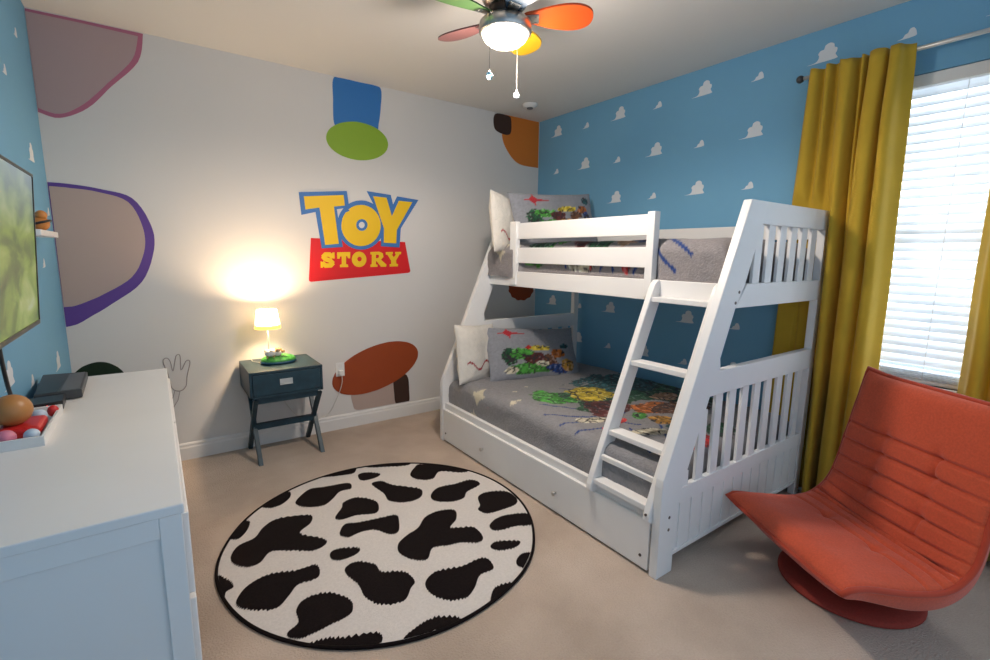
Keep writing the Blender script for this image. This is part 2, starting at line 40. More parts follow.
RUG_SPOTS = [[(-2.833, -0.989), (-2.73, -0.909), (-2.667, -0.898), (-2.677, -0.971), (-2.735, -1.031), (-2.794, -1.039)], [(-2.587, -0.829), (-2.528, -0.792), (-2.546, -0.839)], [(-2.657, -1.035), (-2.562, -0.942), (-2.479, -0.959), (-2.384, -0.977), (-2.331, -1.002), (-2.347, -1.07), (-2.414, -1.069), (-2.476, -1.132), (-2.541, -1.177), (-2.615, -1.151), (-2.661, -1.096)], [(-2.447, -0.804), (-2.33, -0.768), (-2.221, -0.775), (-2.255, -0.871), (-2.326, -0.867), (-2.421, -0.834)], [(-2.248, -0.919), (-2.186, -0.917), (-2.124, -0.983), (-2.175, -1.018), (-2.255, -1.006)], [(-2.16, -0.816), (-2.071, -0.82), (-1.885, -0.917), (-1.92, -0.963), (-2.032, -0.915), (-2.138, -0.858)], [(-1.967, -1.108), (-1.896, -1.026), (-1.83, -1.003), (-1.64, -1.123), (-1.605, -1.255), (-1.668, -1.264), (-1.78, -1.17), (-1.87, -1.235), (-1.952, -1.192)], [(-2.221, -1.087), (-2.154, -1.086), (-2.116, -1.169), (-2.005, -1.3), (-2.01, -1.368), (-2.061, -1.412), (-2.15, -1.403), (-2.211, -1.336), (-2.204, -1.237)], [(-1.978, -1.416), (-1.899, -1.361), (-1.791, -1.377), (-1.674, -1.385), (-1.658, -1.466), (-1.774, -1.501), (-1.834, -1.555), (-1.918, -1.55), (-1.991, -1.485)], [(-1.755, -1.593), (-1.678, -1.576), (-1.58, -1.631), (-1.574, -1.731), (-1.621, -1.785), (-1.723, -1.788), (-1.813, -1.774), (-1.834, -1.713), (-1.799, -1.679)], [(-1.862, -1.872), (-1.789, -1.844), (-1.7, -1.86), (-1.626, -1.914), (-1.677, -1.998), (-1.756, -1.965), (-1.861, -1.943), (-1.883, -1.908)], [(-2.527, -1.344), (-2.465, -1.262), (-2.437, -1.209), (-2.357, -1.197), (-2.281, -1.289), (-2.291, -1.38), (-2.333, -1.421), (-2.423, -1.383), (-2.503, -1.382)], [(-2.547, -1.489), (-2.502, -1.438), (-2.432, -1.464), (-2.317, -1.486), (-2.241, -1.506), (-2.258, -1.582), (-2.298, -1.658), (-2.346, -1.653), (-2.393, -1.573), (-2.464, -1.553), (-2.524, -1.563), (-2.554, -1.53)], [(-3.038, -1.408), (-2.997, -1.333), (-2.92, -1.304), (-2.864, -1.225), (-2.784, -1.182), (-2.637, -1.238), (-2.648, -1.317), (-2.721, -1.39), (-2.635, -1.506), (-2.641, -1.558), (-2.706, -1.574), (-2.793, -1.514), (-2.874, -1.469), (-2.932, -1.529), (-2.986, -1.531), (-3.031, -1.478)], [(-2.643, -1.644), (-2.601, -1.631), (-2.518, -1.678), (-2.531, -1.714), (-2.596, -1.726), (-2.648, -1.701)], [(-2.343, -1.76), (-2.273, -1.715), (-2.197, -1.686), (-2.116, -1.613), (-2.019, -1.602), (-1.949, -1.644), (-1.985, -1.724), (-2.054, -1.784), (-1.955, -1.843), (-1.96, -1.947), (-2.006, -1.972), (-2.074, -1.926), (-2.146, -1.906), (-2.216, -1.884), (-2.277, -1.945), (-2.331, -1.918), (-2.367, -1.833)], [(-1.967, -2.028), (-1.917, -2.022), (-1.827, -2.079), (-1.869, -2.109), (-1.946, -2.092), (-1.976, -2.058)], [(-1.936, -2.195), (-1.883, -2.17), (-1.839, -2.186), (-1.867, -2.225), (-1.929, -2.254), (-1.953, -2.231)], [(-3.024, -1.222), (-2.977, -1.115), (-2.918, -1.121), (-2.938, -1.203), (-2.988, -1.265)], [(-3.102, -1.527), (-3.066, -1.59), (-3.056, -1.644), (-3.085, -1.66), (-3.098, -1.695), (-3.106, -1.604)], [(-3.057, -1.744), (-3.006, -1.673), (-2.914, -1.644), (-2.814, -1.682), (-2.722, -1.696), (-2.738, -1.785), (-2.823, -1.785), (-2.871, -1.833), (-2.93, -1.881), (-3.004, -1.843), (-3.05, -1.794)], [(-2.924, -2.046), (-2.876, -2.012), (-2.866, -1.938), (-2.82, -1.894), (-2.734, -1.909), (-2.67, -1.997), (-2.679, -2.067), (-2.716, -2.089), (-2.789, -2.095), (-2.858, -2.102), (-2.907, -2.089)], [(-2.618, -1.792), (-2.561, -1.777), (-2.498, -1.842), (-2.49, -1.91), (-2.409, -1.966), (-2.395, -2.05), (-2.428, -2.083), (-2.487, -2.136), (-2.57, -2.104), (-2.61, -2.026), (-2.608, -1.932), (-2.628, -1.846)], [(-2.361, -2.088), (-2.286, -2.05), (-2.17, -2.083), (-2.051, -2.089), (-2.055, -2.177), (-2.135, -2.183), (-2.201, -2.239), (-2.265, -2.268), (-2.335, -2.235), (-2.373, -2.162)], [(-2.174, -2.325), (-2.119, -2.287), (-2.033, -2.306), (-2.016, -2.324), (-2.117, -2.351), (-2.186, -2.355)], [(-2.889, -2.148), (-2.818, -2.15), (-2.748, -2.188), (-2.639, -2.238), (-2.658, -2.292), (-2.769, -2.251), (-2.856, -2.194)], [(-2.572, -2.32), (-2.499, -2.295), (-2.418, -2.294), (-2.343, -2.352), (-2.381, -2.372), (-2.465, -2.351), (-2.523, -2.343)]]
LEFT_CLOUDS = [(-0.368, 2.488, 0), (-0.749, 2.211, 0), (-0.381, 1.949, 1), (-0.095, 1.646, 0), (-0.44, 1.366, 0), (-0.413, 0.876, 1), (-1.413, 1.015, 1), (-1.066, 0.887, 0)]
SPREAD = [([-0.315, -1.568], [0.406, -0.26], [-0.22, -0.174], 'teal'), ([-0.203, -1.956], [0.244, -0.158], [-0.252, -0.161], 'dgreen'), ([-1.079, -1.557], [0.147, -0.095], [-0.09, -0.095], 'green'), ([-0.935, -1.78], [0.154, -0.1], [-0.122, -0.11], 'dgreen'), ([-0.822, -1.585], [0.142, -0.092], [-0.12, -0.113], 'yellow'), ([-0.955, -1.84], [0.129, -0.085], [-0.119, -0.105], 'maroon'), ([-0.565, -1.808], [0.106, -0.069], [-0.113, -0.088], 'dgreen'), ([-0.729, -2.012], [0.098, -0.063], [-0.098, -0.073], 'orange'), ([-0.438, -1.918], [0.076, -0.049], [-0.08, -0.056], 'tan'), ([-0.645, -2.113], [0.096, -0.063], [-0.117, -0.08], 'brown'), ([-0.883, -2.196], [0.069, -0.046], [-0.072, -0.052], 'ochre'), ([-0.91, -2.075], [0.041, -0.027], [-0.058, -0.045], 'green'), ([-0.474, -2.129], [0.11, -0.072], [-0.145, -0.092], 'brown'), ([-1.222, -2.128], [0.042, -0.028], [-0.036, -0.031], 'red'), ([-1.206, -1.964], [0.079, -0.052], [-0.038, -0.035], 'cream'), ([-1.081, -2.066], [0.034, -0.023], [-0.04, -0.034], 'red'), ([-1.095, -2.284], [0.102, -0.067], [-0.037, -0.028], 'cream'), ([-0.859, -2.311], [0.068, -0.045], [-0.057, -0.038], 'teal'), ([-0.97, -2.502], [0.071, -0.047], [-0.098, -0.06], 'red'), ([-0.742, -2.482], [0.076, -0.05], [-0.113, -0.064], 'dgreen'), ([-1.002, -1.525], [0.034, -0.022], [-0.049, -0.05], 'dgreen'), ([-1.131, -1.413], [0.046, -0.03], [-0.061, -0.07], 'green')]
SPREAD_LINES = [[[-1.29, -1.597], [-1.172, -1.746], [-1.042, -1.877]], [[-1.379, -1.745], [-1.177, -1.921], [-0.942, -1.988]], [[-1.41, -1.91], [-1.154, -1.978], [-1.051, -2.184]], [[-1.417, -2.036], [-1.243, -2.096]], [[-1.138, -2.184], [-1.235, -2.327], [-1.32, -2.452]], [[-0.955, -2.248], [-1.112, -2.408]], [[-0.811, -2.343], [-1.118, -2.483]], [[-0.912, -1.378], [-0.744, -1.606]]]
STARS = [([-1.442, -1.097], 0.13), ([-1.397, -1.454], 0.06), ([-1.351, -1.458], 0.04), ([-1.232, -1.262], 0.045), ([-1.085, -1.204], 0.03), ([-1.597, -1.055], 0.05)]


# ------------------------------------------------------------------ materials
def mat(name, color, rough=0.6, metal=0.0, spec=0.5, bump=None, mottle=None, coat=0.0, sheen=0.0, trans=0.0, emit=None):
    m = bpy.data.materials.new(name); m.use_nodes = True
    nt = m.node_tree; b = nt.nodes['Principled BSDF']
    b.inputs['Base Color'].default_value = (*color, 1)
    b.inputs['Roughness'].default_value = rough
    b.inputs['Metallic'].default_value = metal
    b.inputs['Specular IOR Level'].default_value = spec
    b.inputs['Coat Weight'].default_value = coat
    b.inputs['Sheen Weight'].default_value = sheen
    b.inputs['Transmission Weight'].default_value = trans
    if emit:
        b.inputs['Emission Color'].default_value = (*emit[0], 1); b.inputs['Emission Strength'].default_value = emit[1]
    tc = nt.nodes.new('ShaderNodeTexCoord')
    if mottle:
        sc, amt = mottle
        n = nt.nodes.new('ShaderNodeTexNoise'); n.inputs['Scale'].default_value = sc; n.inputs['Detail'].default_value = 5
        r = nt.nodes.new('ShaderNodeValToRGB')
        r.color_ramp.elements[0].position = .3; r.color_ramp.elements[1].position = .7
        r.color_ramp.elements[0].color = (*[max(0, c*(1-amt)) for c in color], 1)
        r.color_ramp.elements[1].color = (*[min(1, c*(1+amt)) for c in color], 1)
        nt.links.new(tc.outputs['Object'], n.inputs['Vector']); nt.links.new(n.outputs['Fac'], r.inputs['Fac'])
        nt.links.new(r.outputs['Color'], b.inputs['Base Color'])
    if bump:
        sc, st, dist = bump
        n = nt.nodes.new('ShaderNodeTexNoise'); n.inputs['Scale'].default_value = sc; n.inputs['Detail'].default_value = 4
        bp = nt.nodes.new('ShaderNodeBump'); bp.inputs['Strength'].default_value = st; bp.inputs['Distance'].default_value = dist
        nt.links.new(tc.outputs['Object'], n.inputs['Vector']); nt.links.new(n.outputs['Fac'], bp.inputs['Height'])
        nt.links.new(bp.outputs['Normal'], b.inputs['Normal'])
    return m

def painted(name, rough=0.85, bump=(95, .8, .009), sheen=.1):
    """cloth whose printed pattern is stored in a colour attribute"""
    m = mat(name, (.5, .5, .5), rough, bump=bump, sheen=sheen, spec=.25)
    nt = m.node_tree; b = nt.nodes['Principled BSDF']
    a = nt.nodes.new('ShaderNodeAttribute'); a.attribute_name = 'print'
    nt.links.new(a.outputs['Color'], b.inputs['Base Color'])
    return m

M = {}
M['wall_white'] = mat('wall_white', (.66, .64, .62), .75, bump=(160, .12, .002), mottle=(1.2, .02), spec=.25)
M['wall_blue'] = mat('wall_blue', (.16, .38, .575), .7, bump=(160, .12, .002), mottle=(1.2, .03), spec=.3)
M['cloud'] = mat('cloud_paint', (.68, .72, .76), .7, spec=.2)
M['ceiling'] = mat('ceiling_paint', (.70, .68, .65), .85, bump=(120, .25, .003), spec=.2)
M['trim'] = mat('trim_white', (.72, .70, .68), .4, spec=.4)
M['wood_white'] = mat('white_lacquered_wood', (.78, .77, .76), .38, bump=(40, .04, .001), mottle=(3, .02), spec=.4)
M['groove'] = mat('groove_white', (.55, .54, .53), .6)
M['bolt'] = mat('bolt_metal', (.12, .1, .09), .4, .8)
M['navy'] = mat('navy_lacquer', (.014, .040, .058), .4, bump=(60, .05, .001), mottle=(20, .2), spec=.35)
M['chrome'] = mat('brushed_nickel', (.55, .53, .5), .28, 1.0, mottle=(60, .1))
M['bronze'] = mat('dark_bronze', (.06, .045, .035), .4, .8)
M['silver'] = mat('silver_tag', (.62, .62, .6), .35, .6)
M['curtain'] = mat('mustard_cloth', (.62, .405, .04), .8, bump=(500, .3, .001), mottle=(7, .05), sheen=.15, spec=.2)
M['chair'] = mat('coral_orange_linen', (.56, .085, .035), .85, bump=(450, .4, .0015), mottle=(120, .10), sheen=.2, spec=.2)
M['piping'] = mat('coral_piping', (.44, .055, .025), .85, bump=(450, .4, .0015), sheen=.2, spec=.2)
M['chair_base'] = mat('dark_coral_linen', (.27, .04, .028), .85, bump=(450, .4, .0015), mottle=(120, .12), spec=.2)
M['print'] = painted('printed_cloth')
M['rug_white'] = mat('rug_offwhite', (.60, .56, .53), .95, bump=(260, .5, .004), mottle=(90, .06), spec=.1)
M['rug_black'] = mat('rug_black', (.008, .005, .005), .95, bump=(260, .6, .004), mottle=(90, .3), spec=.12)
M['decal_red'] = mat('vinyl_red', (.62, .012, .016), .5, spec=.3)
M['decal_blue'] = mat('vinyl_blue', (.045, .16, .43), .5, spec=.3)
M['decal_panel'] = mat('vinyl_bright_blue', (.03, .17, .47), .5, spec=.3)
M['decal_yellow'] = mat('vinyl_yellow', (.80, .50, .012), .5, spec=.3)
M['decal_pink'] = mat('vinyl_pink', (.42, .31, .31), .5, spec=.3)
M['decal_pink_dark'] = mat('vinyl_dark_pink', (.42, .14, .22), .5, spec=.3)
M['decal_purple'] = mat('vinyl_purple', (.11, .055, .27), .5, spec=.3)
M['decal_beige'] = mat('vinyl_beige', (.44, .34, .30), .5, spec=.3)
M['decal_green'] = mat('vinyl_green', (.24, .40, .03), .5, spec=.3)
M['decal_dgreen'] = mat('vinyl_dark_green', (.008, .022, .008), .5, spec=.3)
M['decal_orange'] = mat('vinyl_orange', (.60, .18, .025), .5, spec=.3)
M['decal_brown'] = mat('vinyl_dark_brown', (.05, .025, .018), .5, spec=.3)
M['decal_rust'] = mat('vinyl_rust', (.30, .055, .014), .5, spec=.3)
M['decal_white'] = mat('vinyl_white', (.62, .59, .57), .5, spec=.3)
M['decal_line'] = mat('vinyl_grey_line', (.30, .26, .25), .5, spec=.3)
M['black'] = mat('black_plastic', (.012, .012, .013), .35, spec=.5)
M['dgrey'] = mat('dark_grey_plastic', (.045, .047, .05), .4, spec=.5)
M['mgrey'] = mat('grey_plastic', (.12, .125, .13), .4, spec=.5)
M['plate'] = mat('white_plastic', (.75, .74, .72), .35)
M['cord'] = mat('white_cord', (.60, .57, .52), .5)
M['led'] = mat('red_led', (.6, .02, .02), .4, emit=((1, .03, .03), 6))
M['toy_brown'] = mat('toy_brown', (.45, .20, .06), .4, spec=.5)
M['toy_red'] = mat('toy_red', (.60, .02, .02), .35)
M['toy_pink'] = mat('toy_pink', (.70, .22, .32), .4)
M['toy_pale'] = mat('toy_pale_blue', (.50, .60, .72), .4)
M['toy_yellow'] = mat('toy_yellow', (.80, .50, .03), .4)
M['toy_orange'] = mat('toy_orange', (.55, .20, .04), .45)
M['lamp_green'] = mat('glazed_grass_green', (.07, .33, .05), .35, bump=(90, .5, .006), mottle=(70, .5), spec=.5)
M['lamp_rim'] = mat('glazed_dark_teal', (.03, .10, .16), .3)
M['lamp_yellow'] = mat('glazed_yellow', (.80, .62, .05), .35)
M['wool'] = mat('glazed_wool_white', (.66, .62, .56), .6, bump=(90, .6, .006))
M['sheep_tan'] = mat('glazed_tan', (.42, .27, .13), .5)
M['pole_white'] = mat('pale_metal', (.72, .70, .66), .35)
M['blade_orange'] = mat('blade_orange', (.55, .07, .006), .4)
M['blade_green'] = mat('blade_green', (.07, .15, .045), .4)
M['blade_pink'] = mat('blade_mauve', (.18, .075, .07), .4)
M['blade_yellow'] = mat('blade_yellow', (.60, .34, .01), .4)
M['blade_navy'] = mat('blade_navy', (.03, .06, .10), .4)
M['chain'] = mat('bead_chain', (.30, .28, .26), .4, .5)
M['crystal'] = mat('cut_crystal', (.85, .90, .93), .08, spec=.8, trans=.6)
M['crystal_blue'] = mat('blue_crystal', (.45, .68, .80), .08, spec=.8, trans=.5)
M['frame_white'] = mat('window_vinyl_white', (.75, .75, .74), .4)

def carpet_material():
    m = mat('beige_carpet', (.5, .42, .35), .95, spec=.1, sheen=.1)
    nt = m.node_tree; b = nt.nodes['Principled BSDF']; tc = nt.nodes.new('ShaderNodeTexCoord')
    n1 = nt.nodes.new('ShaderNodeTexNoise'); n1.inputs['Scale'].default_value = 2.2; n1.inputs['Detail'].default_value = 6
    n2 = nt.nodes.new('ShaderNodeTexNoise'); n2.inputs['Scale'].default_value = 130; n2.inputs['Detail'].default_value = 3
    r1 = nt.nodes.new('ShaderNodeValToRGB')
    r1.color_ramp.elements[0].position = .36; r1.color_ramp.elements[0].color = (.42, .33, .262, 1)
    r1.color_ramp.elements[1].position = .68; r1.color_ramp.elements[1].color = (.55, .445, .365, 1)
    mx = nt.nodes.new('ShaderNodeMixRGB'); mx.blend_type = 'MULTIPLY'; mx.inputs['Fac'].default_value = .20
    r2 = nt.nodes.new('ShaderNodeValToRGB')
    r2.color_ramp.elements[0].position = .3; r2.color_ramp.elements[0].color = (.62, .62, .62, 1)
    r2.color_ramp.elements[1].position = .65; r2.color_ramp.elements[1].color = (1, 1, 1, 1)
    bp = nt.nodes.new('ShaderNodeBump'); bp.inputs['Strength'].default_value = .7; bp.inputs['Distance'].default_value = .008
    L = nt.links.new
    L(tc.outputs['Object'], n1.inputs['Vector']); L(tc.outputs['Object'], n2.inputs['Vector'])
    L(n1.outputs['Fac'], r1.inputs['Fac']); L(n2.outputs['Fac'], r2.inputs['Fac'])
    L(r1.outputs['Color'], mx.inputs['Color1']); L(r2.outputs['Color'], mx.inputs['Color2'])
    L(mx.outputs['Color'], b.inputs['Base Color']); L(n2.outputs['Fac'], bp.inputs['Height']); L(bp.outputs['Normal'], b.inputs['Normal'])
    return m
M['carpet'] = carpet_material()

def translucent(name, color, frac, rough=.6, glow=None):
    m = bpy.data.materials.new(name); m.use_nodes = True; nt = m.node_tree
    out = nt.nodes['Material Output']; b = nt.nodes['Principled BSDF']
    b.inputs['Base Color'].default_value = (*color, 1); b.inputs['Roughness'].default_value = rough
    t = nt.nodes.new('ShaderNodeBsdfTranslucent'); t.inputs['Color'].default_value = (*color, 1)
    mx = nt.nodes.new('ShaderNodeMixShader'); mx.inputs['Fac'].default_value = frac
    nt.links.new(b.outputs[0], mx.inputs[1]); nt.links.new(t.outputs[0], mx.inputs[2]); nt.links.new(mx.outputs[0], out.inputs['Surface'])
    if glow:
        b.inputs['Emission Color'].default_value = (*glow[0], 1); b.inputs['Emission Strength'].default_value = glow[1]
    return m
M['slat'] = translucent('white_blind_slat', (.88, .91, .94), .20)
def backlit(m, frac):
    nt = m.node_tree; out = nt.nodes['Material Output']; b = nt.nodes['Principled BSDF']
    t = nt.nodes.new('ShaderNodeBsdfTranslucent'); mx = nt.nodes.new('ShaderNodeMixShader'); mx.inputs['Fac'].default_value = frac
    src = b.inputs['Base Color'].links[0].from_socket
    nt.links.new(src, t.inputs['Color']); nt.links.new(b.outputs[0], mx.inputs[1]); nt.links.new(t.outputs[0], mx.inputs[2]); nt.links.new(mx.outputs[0], out.inputs['Surface'])
backlit(M['curtain'], .22)
M['shade'] = translucent('cream_lampshade', (.90, .80, .62), .5, glow=((1, .74, .42), 3.0))
M['shade_band'] = translucent('lime_shade_band', (.60, .52, .06), .35, glow=((.75, .55, .05), .8))
M['bowl'] = mat('frosted_glass_lit', (.95, .9, .8), .4, emit=((1, .84, .62), 1.7))

def glass_material():
    m = bpy.data.materials.new('window_glass'); m.use_nodes = True; nt = m.node_tree
    out = nt.nodes['Material Output']; nt.nodes.remove(nt.nodes['Principled BSDF'])
    t = nt.nodes.new('ShaderNodeBsdfTransparent'); g = nt.nodes.new('ShaderNodeBsdfGlossy'); g.inputs['Roughness'].default_value = .02
    mx = nt.nodes.new('ShaderNodeMixShader'); mx.inputs['Fac'].default_value = .06
    nt.links.new(t.outputs[0], mx.inputs[1]); nt.links.new(g.outputs[0], mx.inputs[2]); nt.links.new(mx.outputs[0], out.inputs['Surface'])
    return m
M['glass'] = glass_material()

def screen_material():
    """a lit screen showing an out-of-focus green landscape"""
    m = bpy.data.materials.new('tv_picture'); m.use_nodes = True; nt = m.node_tree; b = nt.nodes['Principled BSDF']
    tc = nt.nodes.new('ShaderNodeTexCoord'); mp = nt.nodes.new('ShaderNodeMapping')
    mp.inputs['Scale'].default_value = (1, 2.2, 4.2)
    n = nt.nodes.new('ShaderNodeTexNoise'); n.inputs['Scale'].default_value = 2.1; n.inputs['Detail'].default_value = 3; n.inputs['Distortion'].default_value = .6
    r = nt.nodes.new('ShaderNodeValToRGB'); cr = r.color_ramp
    cr.elements[0].position = .25; cr.elements[0].color = (.03, .07, .02, 1)
    cr.elements[1].position = .8; cr.elements[1].color = (.52, .62, .60, 1)
    for p, c in ((.42, (.09, .17, .03)), (.54, (.24, .36, .05)), (.66, (.40, .48, .16))):
        e = cr.elements.new(p); e.color = (*c, 1)
    sx = nt.nodes.new('ShaderNodeSeparateXYZ'); mr = nt.nodes.new('ShaderNodeMapRange')
    mr.inputs['From Min'].default_value = .32; mr.inputs['From Max'].default_value = .62
    mx = nt.nodes.new('ShaderNodeMixRGB'); mx.inputs['Color2'].default_value = (.38, .50, .62, 1)
    L = nt.links.new
    L(tc.outputs['Object'], mp.inputs['Vector']); L(mp.outputs['Vector'], n.inputs['Vector']); L(n.outputs['Fac'], r.inputs['Fac'])
    L(tc.outputs['Object'], sx.inputs[0]); L(sx.outputs['Z'], mr.inputs['Value']); L(mr.outputs[0], mx.inputs['Fac']); L(r.outputs['Color'], mx.inputs['Color1'])
    L(mx.outputs['Color'], b.inputs['Emission Color']); b.inputs['Emission Strength'].default_value = .55
    b.inputs['Base Color'].default_value = (.01, .01, .01, 1); b.inputs['Roughness'].default_value = .3
    return m
M['screen'] = screen_material()

# ------------------------------------------------------------------ mesh helpers
class MB:
    def __init__(s): s.v = []; s.f = []; s.m = []; s.cur = 0
    def add(s, vs, fs):
        o = len(s.v); s.v += [tuple(v) for v in vs]
        for f in fs: s.f.append(tuple(i+o for i in f)); s.m.append(s.cur)
        return s
    def box(s, x0, x1, y0, y1, z0, z1):
        x0, x1 = sorted((x0, x1)); y0, y1 = sorted((y0, y1)); z0, z1 = sorted((z0, z1))
        v = [(x0,y0,z0),(x1,y0,z0),(x1,y1,z0),(x0,y1,z0),(x0,y0,z1),(x1,y0,z1),(x1,y1,z1),(x0,y1,z1)]
        return s.add(v, [(0,3,2,1),(4,5,6,7),(0,1,5,4),(1,2,6,5),(2,3,7,6),(3,0,4,7)])
    def prism(s, poly, axis, a, b):
        """poly: 2-D outline; axis 'y' -> (x,z), 'x' -> (y,z), 'z' -> (x,y); extruded from a to b"""
        put = {'y': lambda p, t: (p[0], t, p[1]), 'x': lambda p, t: (t, p[0], p[1]), 'z': lambda p, t: (p[0], p[1], t)}[axis]
        n = len(poly)
        v = [put(p, a) for p in poly] + [put(p, b) for p in poly]
        return s.add(v, [tuple(range(n))[::-1], tuple(range(n, 2*n))] + [(i, (i+1) % n, n+(i+1) % n, n+i) for i in range(n)])
    def ring(s, outer, inner, axis, a, b):
        """flat ring between two outlines of equal length"""
        put = {'y': lambda p, t: (p[0], t, p[1]), 'x': lambda p, t: (t, p[0], p[1]), 'z': lambda p, t: (p[0], p[1], t)}[axis]
        n = len(outer); v = [put(p, a) for p in outer] + [put(p, a) for p in inner] + [put(p, b) for p in outer] + [put(p, b) for p in inner]
        fs = []
        for i in range(n):
            j = (i+1) % n
            fs += [(i, j, n+j, n+i), (2*n+i, 3*n+i, 3*n+j, 2*n+j), (i, 2*n+i, 2*n+j, j), (n+i, n+j, 3*n+j, 3*n+i)]
        return s.add(v, fs)
    def tube(s, pts, r, n=8, closed=False):
        pts = [Vector(p) for p in pts]; k = len(pts); v = []; fs = []
        rs = r if isinstance(r, (list, tuple)) else [r]*k
        up = None
        for i, p in enumerate(pts):
            if closed: d = pts[(i+1) % k] - pts[i-1]
            else: d = pts[min(i+1, k-1)] - pts[max(i-1, 0)]
            d.normalize()
            if up is None: up = d.orthogonal().normalized()
            up = (up - d*up.dot(d)); up = up.normalized() if up.length > 1e-6 else d.orthogonal().normalized()
            w = d.cross(up)
            for j in range(n):
                a = 2*PI*j/n; v.append(p + (up*math.cos(a) + w*math.sin(a))*rs[i])
        for i in range(k if closed else k-1):
            i2 = (i+1) % k
            for j in range(n):
                fs.append((i*n+j, i*n+(j+1) % n, i2*n+(j+1) % n, i2*n+j))
        if not closed: fs += [tuple(range(n))[::-1], tuple(range((k-1)*n, k*n))]
        return s.add(v, fs)
    def lathe(s, prof, c, n=32, sx=1, sy=1):
        """profile of (radius, z), spun about the vertical through c"""
        v = []; fs = []; k = len(prof)
        for r, z in prof:
            for j in range(n):
                a = 2*PI*j/n; v.append((c[0]+r*sx*math.cos(a), c[1]+r*sy*math.sin(a), c[2]+z))
        for i in range(k-1):
            for j in range(n): fs.append((i*n+j, i*n+(j+1) % n, (i+1)*n+(j+1) % n, (i+1)*n+j))
        fs += [tuple(range(n))[::-1], tuple(range((k-1)*n, k*n))]
        return s.add(v, fs)
    def ball(s, c, r, n=16, sx=1, sy=1, sz=1):
        return s.lathe([(r*math.sin(PI*(i+.02)/(n+.04)), -r*sz*math.cos(PI*(i+.02)/(n+.04))) for i in range(n+1)], c, n*2, sx, sy)
    def build(s, name, m, parent=None, bevel=0, smooth=False, colors=None, seg=2):
        xs, ys, zs = zip(*s.v)
        base = Vector(((min(xs)+max(xs))/2, (min(ys)+max(ys))/2, min(zs)))
        me = bpy.data.meshes.new(name); me.from_pydata([Vector(p)-base for p in s.v], [], s.f)
        for mm in (m if isinstance(m, (list, tuple)) else [m]): me.materials.append(mm)
        for p, i in zip(me.polygons, s.m): p.material_index = i
        if colors:
            ca = me.color_attributes.new('print', 'FLOAT_COLOR', 'POINT')
            for i, c in enumerate(colors): ca.data[i].color = (*c, 1)
        bm = bmesh.new(); bm.from_mesh(me); bmesh.ops.recalc_face_normals(bm, faces=bm.faces[:]); bm.to_mesh(me); bm.free()
        if smooth:
            for p in me.polygons: p.use_smooth = True
        o = bpy.data.objects.new(name, me); COL.objects.link(o)
        o['_w'] = tuple(base)
        if parent is not None:
            o.parent = parent; o.location = base - Vector(parent['_w'])
        else: o.location = base
        if bevel:
            b = o.modifiers.new('bevel', 'BEVEL'); b.width = bevel; b.segments = seg; b.limit_method = 'ANGLE'; b.angle_limit = math.radians(40)
        return o

def box(name, x0, x1, y0, y1, z0, z1, m, parent=None, bevel=.003):
    return MB().box(x0, x1, y0, y1, z0, z1).build(name, m, parent, bevel)

def tag(o, label=None, cat=None, group=None, kind=None):
    if label: o['label'] = label
    if cat: o['category'] = cat
    if group: o['group'] = group
    if kind: o['kind'] = kind
    return o

def thing(name, loc, label, cat, group=None):
    o = bpy.data.objects.new(name, None); o.empty_display_size = .1; COL.objects.link(o); o.location = loc; o['_w'] = tuple(loc)
    return tag(o, label, cat, group)

def structure(o): o['kind'] = 'structure'; return o

def spline(pts, n=6, closed=True):
    out = []; k = len(pts); dim = len(pts[0])
    for i in range(k if closed else k-1):
        if closed: P = [pts[(i+j-1) % k] for j in range(4)]
        else: P = [pts[max(0, min(k-1, i+j-1))] for j in range(4)]
        for j in range(n):
            t = j/n
            out.append(tuple(.5*(2*P[1][d]+(-P[0][d]+P[2][d])*t+(2*P[0][d]-5*P[1][d]+4*P[2][d]-P[3][d])*t*t+(-P[0][d]+3*P[1][d]-3*P[2][d]+P[3][d])*t**3) for d in range(dim)))
    if not closed: out.append(tuple(pts[-1]))
    return out

# ------------------------------------------------------------------ the room
structure(MB().box(-W-.1, .1, YF, .1, -.1, 0).build('floor', M['carpet']))
structure(MB().box(-W-.1, .15, YF, .1, H, H+.1).build('ceiling', M['ceiling']))
structure(MB().box(-W-.1, .1, 0, .1, 0, H).build('wall_back', M['wall_white']))

def cloud_outline(big):
    """a lumpy cumulus with a thin tail running out to the left (seen from inside the room)"""
    if big:
        P = [(-.088, 0), (-.05, .005), (-.034, .018), (-.030, .036), (-.036, .048), (-.024, .064), (-.008, .066), (-.002, .086), (.020, .094), (.040, .084), (.044, .066), (.058, .058), (.058, .040), (.052, .028), (.060, .014), (.054, .002)]
    else:
        P = [(-.042, 0), (-.020, .006), (-.012, .020), (.000, .026), (.006, .042), (.020, .046), (.030, .034), (.034, .020), (.030, .003)]
    return spline(P, 3)

Z0, Z1, WY0, WY1 = .80, 2.37, -3.62, -2.64      # the window opening
rw = MB()
rw.box(0, .14, YF, .1, 0, Z0).box(0, .14, YF, .1, Z1, H).box(0, .14, YF, WY0, Z0, Z1).box(0, .14, WY1, .1, Z0, Z1)
rw.cur = 1
rows = [(2.56, 0), (2.215, 1), (1.89, 0), (1.6, 1), (1.27, 1), (.955, 0), (.635, 1), (.30, 0)]
for z, par in rows:
    k = 0
    y = -.262
    while y > -4.2:
        big = (k+par) % 2 == 0
        if not (WY0-.12 < y < WY1+.12 and z < Z1+.02 and z > Z0-.15):
            q = [(y-px, z+pz) for px, pz in cloud_outline(big)]
            if max(p[0] for p in q) < -.005: rw.prism(q, 'x', -.0012, .001)
        k += 1; y -= .3725
structure(rw.build('wall_right', [M['wall_blue'], M['cloud']]))
lw = MB(); lw.box(-W-.1, -W, YF, .1, 0, H); lw.cur = 1
